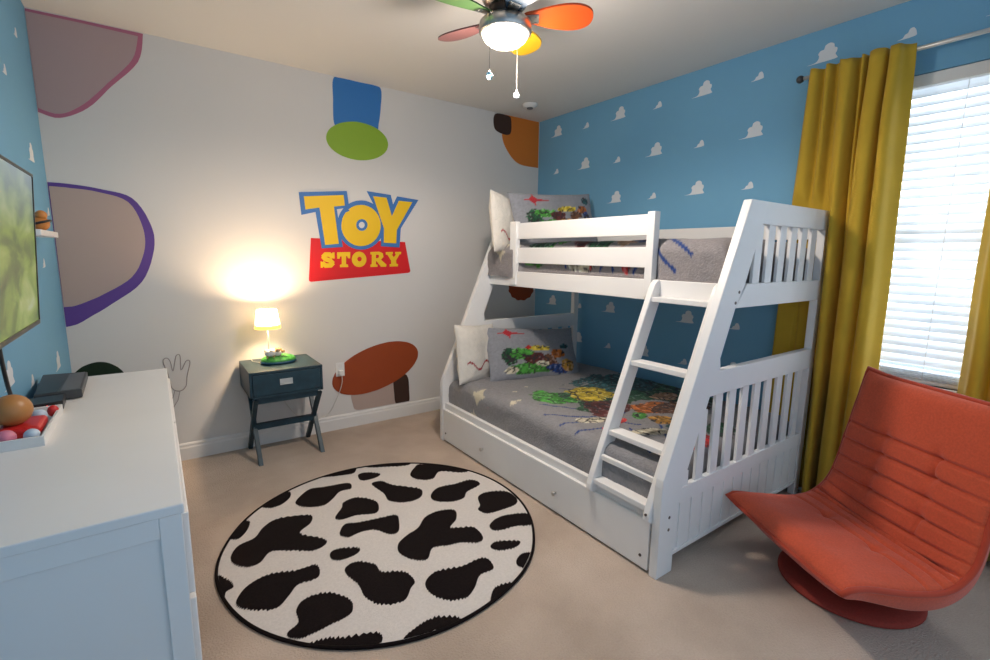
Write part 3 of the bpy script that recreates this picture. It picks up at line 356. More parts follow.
lc = [(y, z-.05*s-.02, s) for y, z, s in LEFT_CLOUDS]
lc += [(y, z, (i+j) % 2) for i, z in enumerate((2.4, 1.87, 1.35)) for j, y in enumerate((-1.15, -1.53, -1.9, -2.3, -2.7, -3.1))]
for y, z, s in lc:
    lw.prism([(y+px, z+pz) for px, pz in cloud_outline(s)], 'x', -W-.001, -W+.0012)
structure(lw.build('wall_left', [M['wall_blue'], M['cloud']]))

base_prof = [(0, 0), (.015, 0), (.015, .085), (.011, .095), (.011, .108), (.005, .118), (0, .120)]
b = MB()
b.v = []; n = len(base_prof)
structure(MB().add([(x, -d, z) for x in (-W, 0) for d, z in base_prof], [(i, (i+1) % n, n+(i+1) % n, n+i) for i in range(n)] + [tuple(range(n)), tuple(range(n, 2*n))]).build('baseboard_back', M['trim']))
structure(MB().add([(-d, y, z) for y in (-.015, YF) for d, z in base_prof], [(i, (i+1) % n, n+(i+1) % n, n+i) for i in range(n)] + [tuple(range(n)), tuple(range(n, 2*n))]).build('baseboard_right', M['trim']))
structure(MB().add([(-W+d, y, z) for y in (-.015, YF) for d, z in base_prof], [(i, (i+1) % n, n+(i+1) % n, n+i) for i in range(n)] + [tuple(range(n)), tuple(range(n, 2*n))]).build('baseboard_left', M['trim']))

# window: frame, sash bars, panes, sill
wf = MB()
wf.box(.085, .135, WY0, WY0+.05, Z0, Z1).box(.085, .135, WY1-.05, WY1, Z0, Z1).box(.085, .135, WY0, WY1, Z1-.05, Z1).box(.085, .135, WY0, WY1, Z0, Z0+.05)
wf.box(.09, .13, WY0+.05, WY1-.05, 1.56, 1.61)
win = structure(wf.build('window_1', M['frame_white'], bevel=.003))
MB().box(.108, .112, WY0+.05, WY1-.05, Z0+.05, 1.56).build('pane', M['glass'], win)
MB().box(.108, .112, WY0+.05, WY1-.05, 1.61, Z1-.05).build('pane', M['glass'], win)
structure(MB().box(-.022, .085, WY0-.03, WY1+.03, Z0-.025, Z0).build('trim_1', M['trim'], bevel=.004))

# blind inside the window opening
bl = thing('window_blind', (.035, (WY0+WY1)/2, Z0), 'white horizontal slatted blind drawn down over the bright window', 'blind')
y0, y1 = WY0+.012, WY1-.012
box('headrail', .005, .065, y0, y1, Z1-.062, Z1-.002, M['frame_white'], bl, .004)
sl = MB(); z = Z1-.085; a = math.radians(68)
while z > .885:
    dx, dz = .025*math.cos(a), .025*math.sin(a)
    c = [(-dx, dz*-1), (-dx*.4, -dz*.28), (dx*.4, dz*.52), (dx, dz)]
    for (xa, za), (xb, zb) in zip(c, c[1:]):
        sl.add([(.036+xa, y0, z+za), (.036+xb, y0, z+zb), (.036+xb, y1, z+zb), (.036+xa, y1, z+za),
                (.036+xa+.002, y0, z+za-.002), (.036+xb+.002, y0, z+zb-.002), (.036+xb+.002, y1, z+zb-.002), (.036+xa+.002, y1, z+za-.002)],
               [(0,1,2,3), (7,6,5,4), (0,4,5,1), (3,2,6,7), (0,3,7,4), (1,5,6,2)])
    z -= .0455
sl.build('slats', M['slat'], bl)
st = MB()
for i in range(5): st.box(.012, .060, y0, y1, .828+i*.0095, .832+i*.0095)
st.build('stacked_slats', M['slat'], bl)
box('bottom_rail', .010, .062, y0, y1, .803, .824, M['frame_white'], bl, .003)
for yy in (-2.80, -3.13, -3.46):
    MB().tube([(.009, yy, .815), (.009, yy, Z1-.05)], .0016, 5).build('ladder_cord', M['frame_white'], bl)

# curtain rod and the two curtains
rod = thing('curtain_rod', (-.075, -3.12, 2.47), 'slim silver curtain rod above the window', 'curtain rod')
MB().tube([(-.085, -2.435, 2.468), (-.085, -3.82, 2.468)], .011, 12).build('pole', M['silver'], rod, smooth=True)
for yy in (-2.415, -3.84):
    MB().ball((-.085, yy, 2.468), .021, 10).build('finial', M['dgrey'], rod, smooth=True)
for yy in (-2.47, -3.78):
    MB().tube([(0, yy, 2.45), (-.05, yy, 2.45), (-.085, yy, 2.455)], .007, 8).build('bracket', M['dgrey'], rod, smooth=True)

def pocket(L): return [(y, -.126+(x+.09)*1.0) for y, x in L]
def curtain(name_label, path_top, path_bot, ztop=2.492, zbot=.022):
    """path: list of (y, x) along the hem, same length for top and bottom"""
    top = spline(path_top, 8, False); bot = spline(path_bot, 8, False)
    mb = MB(); nz = 60; k = len(top)
    for i in range(nz+1):
        t = i/nz; z = ztop + (zbot-ztop)*t
        e = t**.7
        pinch = math.exp(-((z-2.425)/.012)**2)*.006
        for j in range(k):
            y = top[j][0]+(bot[j][0]-top[j][0])*e; x = top[j][1]+(bot[j][1]-top[j][1])*e
            x += .006*noise.noise((y*5, z*2.2, 3.1))*min(1, t*5)
            y += .006*noise.noise((y*4, z*1.7, 7.7))*min(1, t*5)
            if i == 0: z = ztop + .010*noise.noise((y*22, 1.3, .5)) + .09*max(0, -.126-x)
            if y < -2.63: x = -.105+(x+.105)*(1+.7*min(1, t*8)*(1-.4*t))
            if y > -2.672:      # tucked behind the bed below the top of its end panel
                x = max(x, -.050 + .018*(x+.1) - max(0, z-1.73)*.55)
            x = min(x, -.012)
            if i == 0: z = ztop + .010*noise.noise((y*22, 1.3, .5)) + .07*max(0, -.126-x)
            mb.v.append((x+pinch, y, z))
    for i in range(nz):
        for j in range(k-1): mb.f.append((i*k+j, i*k+j+1, (i+1)*k+j+1, (i+1)*k+j)); mb.m.append(0)
    o = mb.build('curtain', M['curtain'], smooth=True)
    so = o.modifiers.new('thick', 'SOLIDIFY'); so.thickness = .004
    return tag(o, name_label, 'curtain')
# (y, x) of the pleats, from the left end to the right
ct = [(-2.475,-.060), (-2.492,-.102), (-2.515,-.104), (-2.540,-.066), (-2.555,-.068), (-2.575,-.112), (-2.600,-.066), (-2.620,-.070), (-2.640,-.116), (-2.680,-.114), (-2.705,-.066), (-2.725,-.070), (-2.735,-.110), (-2.752,-.070), (-2.775,-.118), (-2.825,-.108), (-2.840,-.062), (-2.856,-.120), (-2.885,-.118), (-2.900,-.082), (-2.938,-.060)]
cb = [(-2.385,-.018), (-2.430,-.055), (-2.470,-.055), (-2.505,-.016), (-2.530,-.018), (-2.560,-.056), (-2.600,-.016), (-2.632,-.020), (-2.668,-.058), (-2.690,-.110), (-2.715,-.120), (-2.728,-.040), (-2.738,-.030), (-2.752,-.085), (-2.772,-.118), (-2.810,-.132), (-2.850,-.098), (-2.880,-.122), (-2.915,-.120), (-2.938,-.075), (-2.960,-.045)]
curtain('mustard yellow curtain hanging between the white bed and the window', pocket(ct), cb)
def shift(L, dy): return [(-y_+dy, x) for y_, x in L][::-1]
ct2 = [(-6.20-y, x) for y, x in ct][::-1]; cb2 = [(-6.24-y, x if x < -.08 else x-.02) for y, x in cb][::-1]
ct2 = [(min(-3.22, y+.0), x) for y, x in ct2]; cb2 = [(y-.005, x) for y, x in cb2]
curtain('mustard yellow curtain at the right edge of the photo, behind the orange chair', pocket(ct2), cb2)

# smoke detector and wall socket
sd = thing('smoke_detector', (-.442, -.385, 2.70), 'small round white smoke detector on the ceiling near the far corner', 'smoke detector')
MB().lathe([(.062, 0), (.066, -.006), (.062, -.022), (.045, -.032)], (-.442, -.385, H), 28).build('housing', M['plate'], sd, smooth=True)
MB().lathe([(.026, 0), (.026, -.008), (.018, -.011)], (-.442, -.385, H-.032), 20).build('vent', M['mgrey'], sd, smooth=True)
so = thing('wall_socket', (-2.055, 0, .44), 'white wall socket with a plug between nightstand and rust sticker', 'socket')
box('cover_plate', -2.092, -2.020, -.007, 0, .445, .560, M['plate'], so, .003)
box('plug', -2.075, -2.040, -.045, -.007, .462, .498, M['plate'], so, .004)
MB().box(-2.072, -2.040, -.0085, -.007, .515, .545).build('receptacle', M['trim'], so)

# ------------------------------------------------------------------ wall stickers
def sticker(poly, m, name, label, y0=0, t=.002):
    return tag(MB().prism(poly, 'y', -y0-t, -y0).build(name, m), label, 'wall sticker')
T = .0018
lg = thing('logo_sticker', (-1.9, 0, 1.2), 'large wall sticker with yellow and blue lettering over a red banner', 'wall sticker')
MB().prism(LOGO_RED, 'y', -T, 0).build('banner', M['decal_red'], lg)
MB().ring(LOGO_O_OUT, LOGO_O_HOLE, 'y', -2*T, -.0001).prism(LOGO_BLUE[0], 'y', -2.3*T, -.0002).prism(LOGO_BLUE[1], 'y', -1.7*T, -.0003).build('letter_outline', M['decal_blue'], lg)
MB().prism(LOGO_T, 'y', -3*T, -T).build('letter_t', M['decal_yellow'], lg)
o_ = MB(); o_.ring(LOGO_O_YEL, LOGO_O_RING, 'y', -3*T, -T); o_.cur = 1; o_.prism(LOGO_NOTCH, 'y', -3.6*T, -T)
o_.build('letter_o', [M['decal_yellow'], M['decal_blue']], lg)
MB().prism(LOGO_Y, 'y', -3*T, -T).build('letter_y', M['decal_yellow'], lg)
for nm in ('S', 'T', 'R', 'Y'):
    b = MB()
    for i, q in enumerate(STORY[nm]): b.prism(q, 'y', -(2+.08*i)*T, -(.5+.03*i)*T)
    if nm == 'R': b.cur = 1; b.prism(STORY_R_HOLE, 'y', -3*T, -T)
    b.build('letter_'+nm.lower(), [M['decal_yellow'], M['decal_red']], lg)
b = MB(); b.prism(STORY_O, 'y', -2*T, -.5*T); b.cur = 1; b.prism(STORY_O_HOLE, 'y', -2.5*T, -T)
b.build('letter_o', [M['decal_yellow'], M['decal_red']], lg)

def layered(name, label, layers):
    ps = [p for q, _ in layers for p in q]
    r = thing(name, (sum(p[0] for p in ps)/len(ps), 0, min(p[1] for p in ps)), label, 'wall sticker')
    for i, (q, (nm, m)) in enumerate(layers): MB().prism(q, 'y', -T*(i+1), 0).build(nm, M[m], r)
    return r
layered('wall_sticker', 'plain dusky pink sticker high in the left corner under the ceiling', [(PINK, ('border', 'decal_pink_dark')), (PINK_IN, ('panel', 'decal_pink'))])
layered('wall_sticker', 'beige sticker with a purple border beside the television', [(PURPLE, ('border', 'decal_purple')), (BEIGE, ('panel', 'decal_beige'))])
layered('wall_sticker', 'bright blue panel with a green oval above the lettered sticker', [(BLUEPANEL, ('panel', 'decal_panel')), (GREENOVAL, ('oval', 'decal_green'))])
layered('wall_sticker', 'orange sticker with a dark brown patch in the far corner under the ceiling', [(ORANGE, ('panel', 'decal_orange')), (DARKSQ, ('patch', 'decal_brown'))])
layered('wall_sticker', 'rust brown sticker with a beige block just above the baseboard', [(BEIGEBLOCK, ('block', 'decal_beige')), (BROWNBAR, ('bar', 'decal_brown')), (RUST, ('sweep', 'decal_rust'))])
sticker(BROWNDISC, M['decal_rust'], 'wall_sticker', 'small round brown sticker seen under the upper bunk')
sticker(GREENDOME, M['decal_dgreen'], 'wall_sticker', 'dark green dome sticker peeping over the far end of the dresser')
lf = thing('wall_sticker', (-3.16, 0, .42), 'white lobed sticker with a thin grey outline beside the dresser', 'wall sticker')
MB().prism(STEM, 'y', -T, 0).build('stem', M['decal_white'], lf)
MB().prism(LEAF, 'y', -T, 0).build('lobes', M['decal_white'], lf)
MB().tube([(x, -.002, z) for x, z in LEAF], .003, 4, True).tube([(x, -.002, z) for x, z in STEM], .003, 4, True).build('outline', M['decal_line'], lf)

# ------------------------------------------------------------------ round rug
def rug():
    cx, cy, R = RUG
    r = thing('round_rug', (cx, cy, 0), 'round white rug with black cow spots and black edge on the carpet', 'rug')
    # outline, a little uneven
    n = 120; edge = []
    for i in range(n):
        a = 2*PI*i/n; q = R-.006+.007*noise.noise((math.cos(a)*2.2, math.sin(a)*2.2, .3))
        edge.append((cx+q*math.cos(a), cy+q*math.sin(a), q))
    mb = MB()
    mb.prism([(x, y) for x, y, _ in edge], 'z', .001, .010)
    pile = mb
    pile.cur = 1
    def inside(x, y):
        d = math.hypot(x-cx, y-cy)
        lim = R-.012
        if d > lim: x, y = cx+(x-cx)*lim/d, cy+(y-cy)*lim/d
        return x, y
    for s in RUG_SPOTS:
        q = spline(s, 10)
        # shaggy fringe: teeth along the outline, all combed the way the picture's rows run
        out = []
        for i, (x, y) in enumerate(q):
            p0, p1 = q[i-1], q[(i+1) % len(q)]
            tx, ty = p1[0]-p0[0], p1[1]-p0[1]; l = math.hypot(tx, ty) or 1
            up = abs(tx*.81-ty*.58)/l      # how far the outline runs across the rows
            k = (1 if i % 2 else -1)*.008*up*random.uniform(.4, 1.2)
            out.append(inside(x+.58*k, y+.81*k))
        pile.prism(out, 'z', .004, .0125)
    o = pile.build('pile', [M['rug_white'], M['rug_black']], r)
    MB().tube([(x, y, .008) for x, y, _ in edge], .0075, 8, True).build('edging', M['rug_black'], r, smooth=True)
rug()

# ------------------------------------------------------------------ bunk bed
BX0, BX1 = -1.492, -.061          # front and back of the bed
YH, YT = -.650, -2.650            # outer faces of head and foot
th = .042
bed = thing('bunk_bed', (-.78, -1.65, 0), 'white wooden bunk bed with slatted ends and a slanted ladder', 'bed')
WW = M['wood_white']
def end_panel(y0, y1, front):
    """one end of the bed between y0 and y1; front = outward direction (+1/-1 in y)"""
    nm = 'footboard' if front < 0 else 'headboard'
    # the tapered front leg
    prof = [(BX0, 0), (BX0, .44), (BX0+.004, .475), (-.958, 1.712), (-.80, 1.712), (-.95, 1.32), (-1.02, 1.207), (-1.112, .98), (-1.100, .92), (-1.175, .80), (-1.335, .42), (-1.375, .33), (-1.375, 0)]
    leg = MB().prism(prof, 'y', y0, y1).build('leg', WW, bed, .004)
    MB().box(BX1-.055, BX1, y0, y1, 0, 1.712).build('leg', WW, bed, .004)
    p = MB()
    yi0, yi1 = y0+.006, y1-.006
    p.prism([(-.96, 1.605), (-.90, 1.712), (BX1-.05, 1.712), (BX1-.05, 1.605)], 'y', y0+.001, y1-.001)
    rail = p.build('top_rail', WW, bed, .003)
    MB().prism([(-1.02, 1.209), (-.93, 1.322), (BX1-.05, 1.322), (BX1-.05, 1.209)], 'y', y0+.001, y1-.001).build('bunk_rail', WW, bed, .003)
    MB().prism([(-1.24, .805), (-1.11, .920), (BX1-.05, .920), (BX1-.05, .805)], 'y', y0+.001, y1-.001).build('middle_rail', WW, bed, .003)
    MB().box(-1.40, BX1-.05, yi0, yi1, .325, .400).build('lower_rail', WW, bed, .003)
    # tongue-and-groove panel with a bottom ledge
    ym = (y0+y1)/2
    pb = MB().box(-1.38, BX1-.05, ym-.004, ym+.004, .085, .33)
    pb.cur = 1
    pb.cur = 0
    x = -1.335
    while x < BX1-.1:
        for (xa, xb) in ((x+.005, x+.089),):
            pb.box(xa, min(xb, BX1-.052), ym-.011, ym+.011, .098, .33)
        x += .094
    pb.box(-1.385, BX1-.05, yi0-.002, yi1+.002, .078, .098)
    pb.build('panel', WW, bed, .002)
    # slats
    for k in range(6):
        xc = -.222-.1215*k
        MB().box(xc-.033, xc+.033, ym-.008, ym+.008, 1.315, 1.612).build('slat', WW, bed, .002)
    for k in range(10):
        xc = -.20-.1235*k
        if k < 9: MB().box(xc-.031, xc+.031, ym-.008, ym+.008, .395, .81 if k < 8 else .74).build('slat', WW, bed, .002)
        else: MB().box(xc-.03, xc+.03, ym-.010, ym+.010, .395, .47).build('slat', WW, bed, .002)
    return leg
end_panel(YT, YT+th, -1)
end_panel(YH-th, YH, 1)
for (x, z) in ((-1.425, .285), (-1.425, .225), (-1.000, 1.285), (-1.025, 1.235)):
    MB().tube([(x, YT-.0015, z), (x, YT+.004, z)], .0075, 12).build('bolt', M['bolt'], bed)
yA, yB = YH-th, YT+th
# lower front: rail and the drawer front below it
MB().box(-1.470, -1.440, yB, yA, .215, .305).build('side_rail', WW, bed, .003)
MB().box(BX1-.045, BX1-.012, yB, yA, .20, .305).build('side_rail', WW, bed, .003)
dr = MB().box(-1.488, -1.462, yB+.012, yA-.004, .012, .258).build('drawer', WW, bed, .004)
MB().box(-1.462, -.30, yB+.03, yA-.02, .03, .19).build('drawer_box', WW, dr, 0)
for yy in (-1.245, -1.976):
    MB().tube([(-1.488, yy, .126), (-1.505, yy, .126)], .007, 10).ball((-1.508, yy, .126), .013, 8, sx=.6).build('knob', M['chrome'], dr, smooth=True)
for yy in (-.735, -2.555):
    MB().tube([(-1.492, yy, .072), (-1.487, yy, .072)], .007, 10).build('bolt', M['bolt'], dr)
MB().box(-1.44, BX1-.04, yB, yA, .24, .262).build('mattress_support', WW, bed, .002)
# upper bunk: front board, back board, support, guard rails
MB().box(-1.060, -1.030, yB, yA+.03, 1.212, 1.322).build('bunk_side_rail', WW, bed, .003)
MB().box(BX1-.04, BX1-.01, yB, yA, 1.212, 1.322).build('bunk_side_rail', WW, bed, .003)
MB().box(-1.03, BX1-.04, yB, yA, 1.245, 1.268).build('mattress_support', WW, bed, .002)
gr = MB().box(-1.054, -1.030, -2.165, -1.03, 1.556, 1.668).build('guard_rail', WW, bed, .003)
MB().box(-1.054, -1.030, -2.165, -1.03, 1.384, 1.494).build('guard_rail', WW, bed, .003)
MB().box(-1.068, -1.022, -2.207, -2.160, 1.225, 1.680).build('guard_post', WW, bed, .003)
MB().box(-1.075, -1.036, -1.035, -.965, 1.225, 1.680).build('guard_post', WW, bed, .003)
MB().box(BX1-.035, BX1-.012, yB, yA, 1.555, 1.645).build('guard_rail', WW, bed, .003)
# ladder
ld = MB()
def lx(z): return -1.640+.415*z
def stile(y0, y1):
    w = .086
    front = [(lx(.32)-.006, .300), (lx(.36)-.002, .36), (lx(1.27), 1.27), (lx(1.30)+.006, 1.305), (lx(1.32)+.025, 1.325), (lx(1.32)+.055, 1.322)]
    back = [(lx(1.28)+w+.005, 1.28), (lx(.40)+w, .40), (lx(.28)+w-.01, .262), (lx(.25)+.045, .252), (lx(.27)+.012, .268)]
    return MB().prism(front+back, 'y', y0, y1)
lad = stile(-2.258, -2.222).build('ladder', WW, bed, .006, seg=3)
lad['label'] = 'slanted white ladder'
stile(-2.608, -2.572).build('stile', WW, lad, .006, seg=3)
for z in (1.237, .913, .568, .447, .330):
    MB().box(lx(z)+.004, lx(z)+.082, -2.574, -2.256, z-.026, z).build('rung', WW, lad, .003)
for yy in (-2.590,):
    MB().tube([(lx(.30)-.003, yy, .298), (lx(.30)+.006, yy, .298)], .006, 10).build('bolt', M['bolt'], lad)

# ------------------------------------------------------------------ bedding
PAL = dict(teal=(.015, .085, .10), dgreen=(.02, .085, .04), green=(.06, .27, .04), yellow=(.50, .38, .03), maroon=(.09, .02, .02), orange=(.45, .13, .025),
           tan=(.42, .24, .14), brown=(.12, .05, .025), ochre=(.40, .20, .03), red=(.42, .02, .02), cream=(.55, .50, .38), blue=(.015, .045, .18), white=(.6, .6, .6), skyblue=(.2, .32, .45))
GREY = (.235, .230, .240)
def grey_at(p):
    n = noise.noise((p[0]*55, p[1]*55, p[2]*55))*.5 + noise.noise((p[0]*130, p[1]*130, p[2]*130))*.5
    k = 1+.22*n
    return tuple(c*k for c in GREY)
def shade_print(f, i, col):
    """inked print: darker contour lines and paler flecks inside each coloured patch"""
    a = noise.noise((f[0]*17+i, f[1]*17, i*2.1)); b_ = noise.noise((f[0]*38, f[1]*38+i, i*1.3))
    if abs(a) < .07: return (.03, .025, .03)
    k = .85+1.1*max(0, a)+.7*b_
    if b_ > .34: return tuple(min(.7, v*1.2+.12) for v in col)
    return tuple(max(0, v*k) for v in col)
def in_star(dx, dy, r):
    """four-pointed star"""
    dx, dy = abs(dx)/r, abs(dy)/r
    return dx < 1 and dy < 1 and math.sqrt(dx)+math.sqrt(dy) < 1.0
def seg_dist(p, a, b):
    dx, dy = b[0]-a[0], b[1]-a[1]; l2 = dx*dx+dy*dy or 1e-9
    t = max(0, min(1, ((p[0]-a[0])*dx+(p[1]-a[1])*dy)/l2))
    return math.hypot(p[0]-a[0]-t*dx, p[1]-a[1]-t*dy)
def in_blot(p, bl, seed):
    (c, a, b_, col) = bl
    det = a[0]*b_[1]-a[1]*b_[0]
    if abs(det) < 1e-12: return 9
    dx, dy = p[0]-c[0], p[1]-c[1]
    u = (dx*b_[1]-dy*b_[0])/det; v = (a[0]*dy-a[1]*dx)/det
    return u*u+v*v + .9*noise.noise((p[0]*9+seed*3.7, p[1]*9, seed)) + .3*noise.noise((p[0]*30, p[1]*30, seed))

def quilt(name, label, x0, x1, y0, y1, zt, drop, rad, painter, lump=.012, bulge=None):
    """a soft mattress with its quilted cover: top, rounded edges and hanging sides"""
    step = .0085
    L = rad*PI/2+drop
    def axis(a, b):
        n = int((b-a)/step); base = [('in', a+rad+(b-a-2*rad)*i/n) for i in range(n+1)]
        m = int(L/.014); lo = [('lo', L-L*i/m) for i in range(m)]; hi = [('hi', L*(i+1)/m) for i in range(m)]
        return lo+base+hi
    def place(kind, t, a, b):
        if kind == 'in': return t, 0, 0
        s = t
        if s < rad*PI/2: o, d = rad*math.sin(s/rad), rad*(1-math.cos(s/rad))
        else: o, d = rad, rad+(s-rad*PI/2)
        return (a+rad-o if kind == 'lo' else b-rad+o), d, s
    U = axis(x0, x1); V = axis(y0, y1); mb = MB(); cols = []
    for kv, tv in V:
        y, dv, sv = place(kv, tv, y0, y1)
        for ku, tu in U:
            x, du, su = place(ku, tu, x0, x1)
            d = max(du, dv) if min(du, dv) == 0 else min(drop+rad, math.hypot(du, dv))
            z = zt-d
            n1 = noise.noise((x*2.6, y*2.6, 1.7)); n2 = noise.noise((x*9, y*7+n1, 4.2)); n3 = noise.noise((x*22, y*16, z*20))
            side = min(1, d/rad)
            p = [x, y, z+(lump*n1+lump*.45*n2+lump*.16*n3+lump*.12*noise.noise((x*38, y*30, 6.6)))*(1-.5*side)]
            if side > .2:
                w = side*(.008*noise.noise((x*8, y*8, z*9))+.004*n3)
                if ku == 'lo': p[0] -= w
                if ku == 'hi': p[0] += w
                if kv == 'lo': p[1] -= w
                if kv == 'hi': p[1] += w
            if bulge: p[0] -= bulge(p[1])*max(0, min(1, (x0+.25-p[0])/.25))
            mb.v.append(tuple(p))
            # position on the flat, unrolled cloth
            fx = x if ku == 'in' else (x0+rad-su if ku == 'lo' else x1-rad+su)
            fy = y if kv == 'in' else (y0+rad-sv if kv == 'lo' else y1-rad+sv)
            cols.append(painter((fx, fy), p))
    k = len(U)
    for i in range(len(V)-1):
        for j in range(k-1): mb.f.append((i*k+j, i*k+j+1, (i+1)*k+j+1, (i+1)*k+j)); mb.m.append(0)
    return tag(mb.build(name, M['print'], smooth=True, colors=cols), label, 'bedding')

def paint_lower(f, p):
    c = grey_at(p)
    for (s, r) in STARS:
        if in_star(f[0]-s[0], f[1]-s[1], r*.9): c = PAL['cream']
    for l in SPREAD_LINES:
        if min(seg_dist(f, a, b_) for a, b_ in zip(l, l[1:])) < .007: c = PAL['blue']
    for i, bl in enumerate(SPREAD):
        d = in_blot(f, bl, i)
        if d < 1:
            c = shade_print(f, i, PAL[bl[3]])
    return c
quilt('quilted_bedspread', 'grey bedspread with stars and colourful patches on the lower bunk', -1.438, -.125, yB+.008, yA-.004, .500, .13, .075, paint_lower)

UP = [((-.95, -1.30), 'green', .16, .07), ((-.98, -1.22), 'dgreen', .10, .12), ((-.9, -1.6), 'maroon', .12, .10), ((-.93, -1.75), 'dgreen', .18, .09), ((-.9, -1.95), 'tan', .10, .10), ((-.95, -2.08), 'blue', .03, .10),
      ((-.75, -1.4), 'green', .2, .2), ((-.7, -1.8), 'teal', .25, .2), ((-.5, -1.6), 'brown', .2, .2), ((-.35, -2.2), 'maroon', .1, .12), ((-.5, -2.45), 'blue', .04, .1), ((-.75, -2.5), 'cream', .05, .04), ((-1.11, -1.18), 'green', .05, .10), ((-1.10, -1.28), 'dgreen', .05, .06),
      ((-1.12, -1.62), 'cream', .06, .12), ((-1.12, -2.0), 'red', .05, .03), ((-1.13, -1.72), 'red', .05, .012)]
def paint_upper(f, p):
    c = grey_at(p); c = (c[0]*1.06, c[1]*1.0, c[2]*.98)
    for s, r in (((-1.06, -.86), .10), ((-.98, -.92), .06), ((-1.0, -1.0), .04)):
        if in_star(f[0]-s[0], f[1]-s[1], r): c = PAL['cream']
    for a, b_ in (((-.93, -2.22), (-1.06, -2.42)), ((-1.04, -2.2), (-1.15, -2.33)), ((-.93, -2.22), (-.85, -2.45)), ((-1.13, -1.42), (-1.05, -1.45)), ((-1.15, -1.5), (-1.05, -1.52)), ((-1.16, -1.8), (-1.06, -1.84)), ((-1.16, -1.9), (-1.07, -1.88)), ((-1.16, -2.05), (-1.04, -2.12)), ((-1.0, -1.34), (-.86, -1.46))):
        if seg_dist(f, a, b_) < .010: c = PAL['blue']
    for i, (s, nm, rx, ry) in enumerate(UP):
        d = ((f[0]-s[0])/rx)**2+((f[1]-s[1])/ry)**2+.9*noise.noise((f[0]*9+i*3.7, f[1]*9, i))+.3*noise.noise((f[0]*30, f[1]*30, i))
        if d < 1:
            c = shade_print(f, i, PAL[nm])
    return c
quilt('quilted_bedspread', 'grey bedspread with blue streaks on the upper bunk behind the guard rail', -1.018, -.125, yB+.008, yA-.004, 1.540, .17, .09, paint_upper, lump=.016, bulge=lambda y: .065*max(0, min(1, (y+1.06)/.06))+.028*max(0, min(1, (-2.20-y)/.05)))

def pillow(label, centre, w, h, t, yaw, lean, roll, painter, name='pillow', seed=0):
    """w x h cushion, puffed to thickness t; painter(u, v) with u, v in -1..1 on the front"""
    mb = MB(); cols = []; n = 70; m = 50
    R = Matrix.Rotation(yaw, 3, 'Z') @ Matrix.Rotation(-lean, 3, 'X') @ Matrix.Rotation(roll, 3, 'Y')
    for side in (-1, 1):
        o = len(mb.v)
        for j in range(m+1):
            v = -1+2*j/m
            for i in range(n+1):
                u = -1+2*i/n
                e = max(0, (1-abs(u)**3.2))*max(0, (1-abs(v)**3.2))
                th_ = t/2*e**.55
                # corners pulled out, sides drawn in
                x = u*w/2*(1-.055*(1-v*v)); z = v*h/2*(1-.06*(1-u*u))
                wr = (noise.noise((u*3+seed, v*3, side*2.0))*.012+noise.noise((u*8+seed, v*7, side*3.0))*.005)*min(1, e*3+.25)
                p = R @ Vector((x, side*(th_+wr*.6)+.012*noise.noise((u*1.5+seed, v*1.5, 9)), z))
                q = Vector(centre)+p
                mb.v.append(tuple(q)); cols.append(painter(u, v, q) if side < 0 else grey_at(q) if 'grey' in label else painter(9, 9, q))
        k = n+1
        for j in range(m):
            for i in range(n): mb.f.append((o+j*k+i, o+j*k+i+1, o+(j+1)*k+i+1, o+(j+1)*k+i)); mb.m.append(0)
    o_ = mb.build(name, M['print'], smooth=True, colors=cols)
    return tag(o_, label, 'pillow')
def paint_white(u, v, q):
    k = 1+.06*noise.noise((q.x*40, q.y*40, q.z*40))
    c = (.66*k, .62*k, .56*k)
    if abs(u) > 2: return c
    # a loose red wavy line along the lower half
    line = -.45+.14*math.sin(u*7)
    if -.75 < u < .85 and abs(v-line) < .035: c = (.33, .02, .03)
    return c
def paint_grey_pillow(blots, lines=()):
    def f(u, v, q):
        c = grey_at(q); c = (c[0]*1.05, c[1]*1.1, c[2]*1.17)
        if in_star(u+.55, (v-.72)*.62, .20): c = (.42, .02, .03)
        if -.6 < u < .2 and abs(v-.70-.03*u) < .014: c = (.35, .03, .04)
        for i, (x, y, rx, ry, nm) in enumerate(blots):
            d = ((u-x)/rx)**2+((v-y)/ry)**2+.7*noise.noise((u*4+i*2.3, v*4, i*1.1))+.35*noise.noise((u*13, v*11, i*1.7))
            if d < 1:
                c = shade_print((u*.42, v*.25), i, PAL[nm])
        return c
    return f
pl = [(-.62, -.15, .16, .30, 'dgreen'), (-.36, -.10, .26, .20, 'green'), (-.15, -.62, .50, .20, 'green'), (-.05, -.25, .22, .22, 'maroon'), (.10, .12, .30, .10, 'yellow'), (.26, -.38, .16, .26, 'brown'), (.48, -.12, .16, .18, 'orange'),
      (.40, -.66, .24, .16, 'blue'), (.66, -.50, .14, .22, 'ochre'), (.66, .18, .12, .10, 'teal'), (-.62, -.66, .14, .12, 'cream'), (.08, -.48, .14, .10, 'cream'), (-.20, .14, .06, .06, 'red')]
pu = [(-.62, .10, .18, .26, 'dgreen'), (-.34, .22, .26, .16, 'green'), (-.05, .10, .18, .22, 'maroon'), (.18, .36, .22, .10, 'yellow'), (.40, .12, .18, .20, 'brown'), (.62, .34, .14, .16, 'orange'), (.74, .02, .12, .24, 'blue'), (.10, -.20, .4, .18, 'ochre'), (-.3, -.25, .3, .2, 'green'), (.74, .66, .10, .14, 'teal')]
pillow('white pillow with a red wavy line at the head of the lower bunk', (-1.250, -.795, .690), .42, .45, .13, math.radians(14), math.radians(12), math.radians(5), paint_white, seed=1)
pillow('grey pillow with coloured patches and a red star on the lower bunk', (-.790, -.925, .655), .84, .46, .15, math.radians(-9), math.radians(30), math.radians(4), paint_grey_pillow(pl), seed=5)
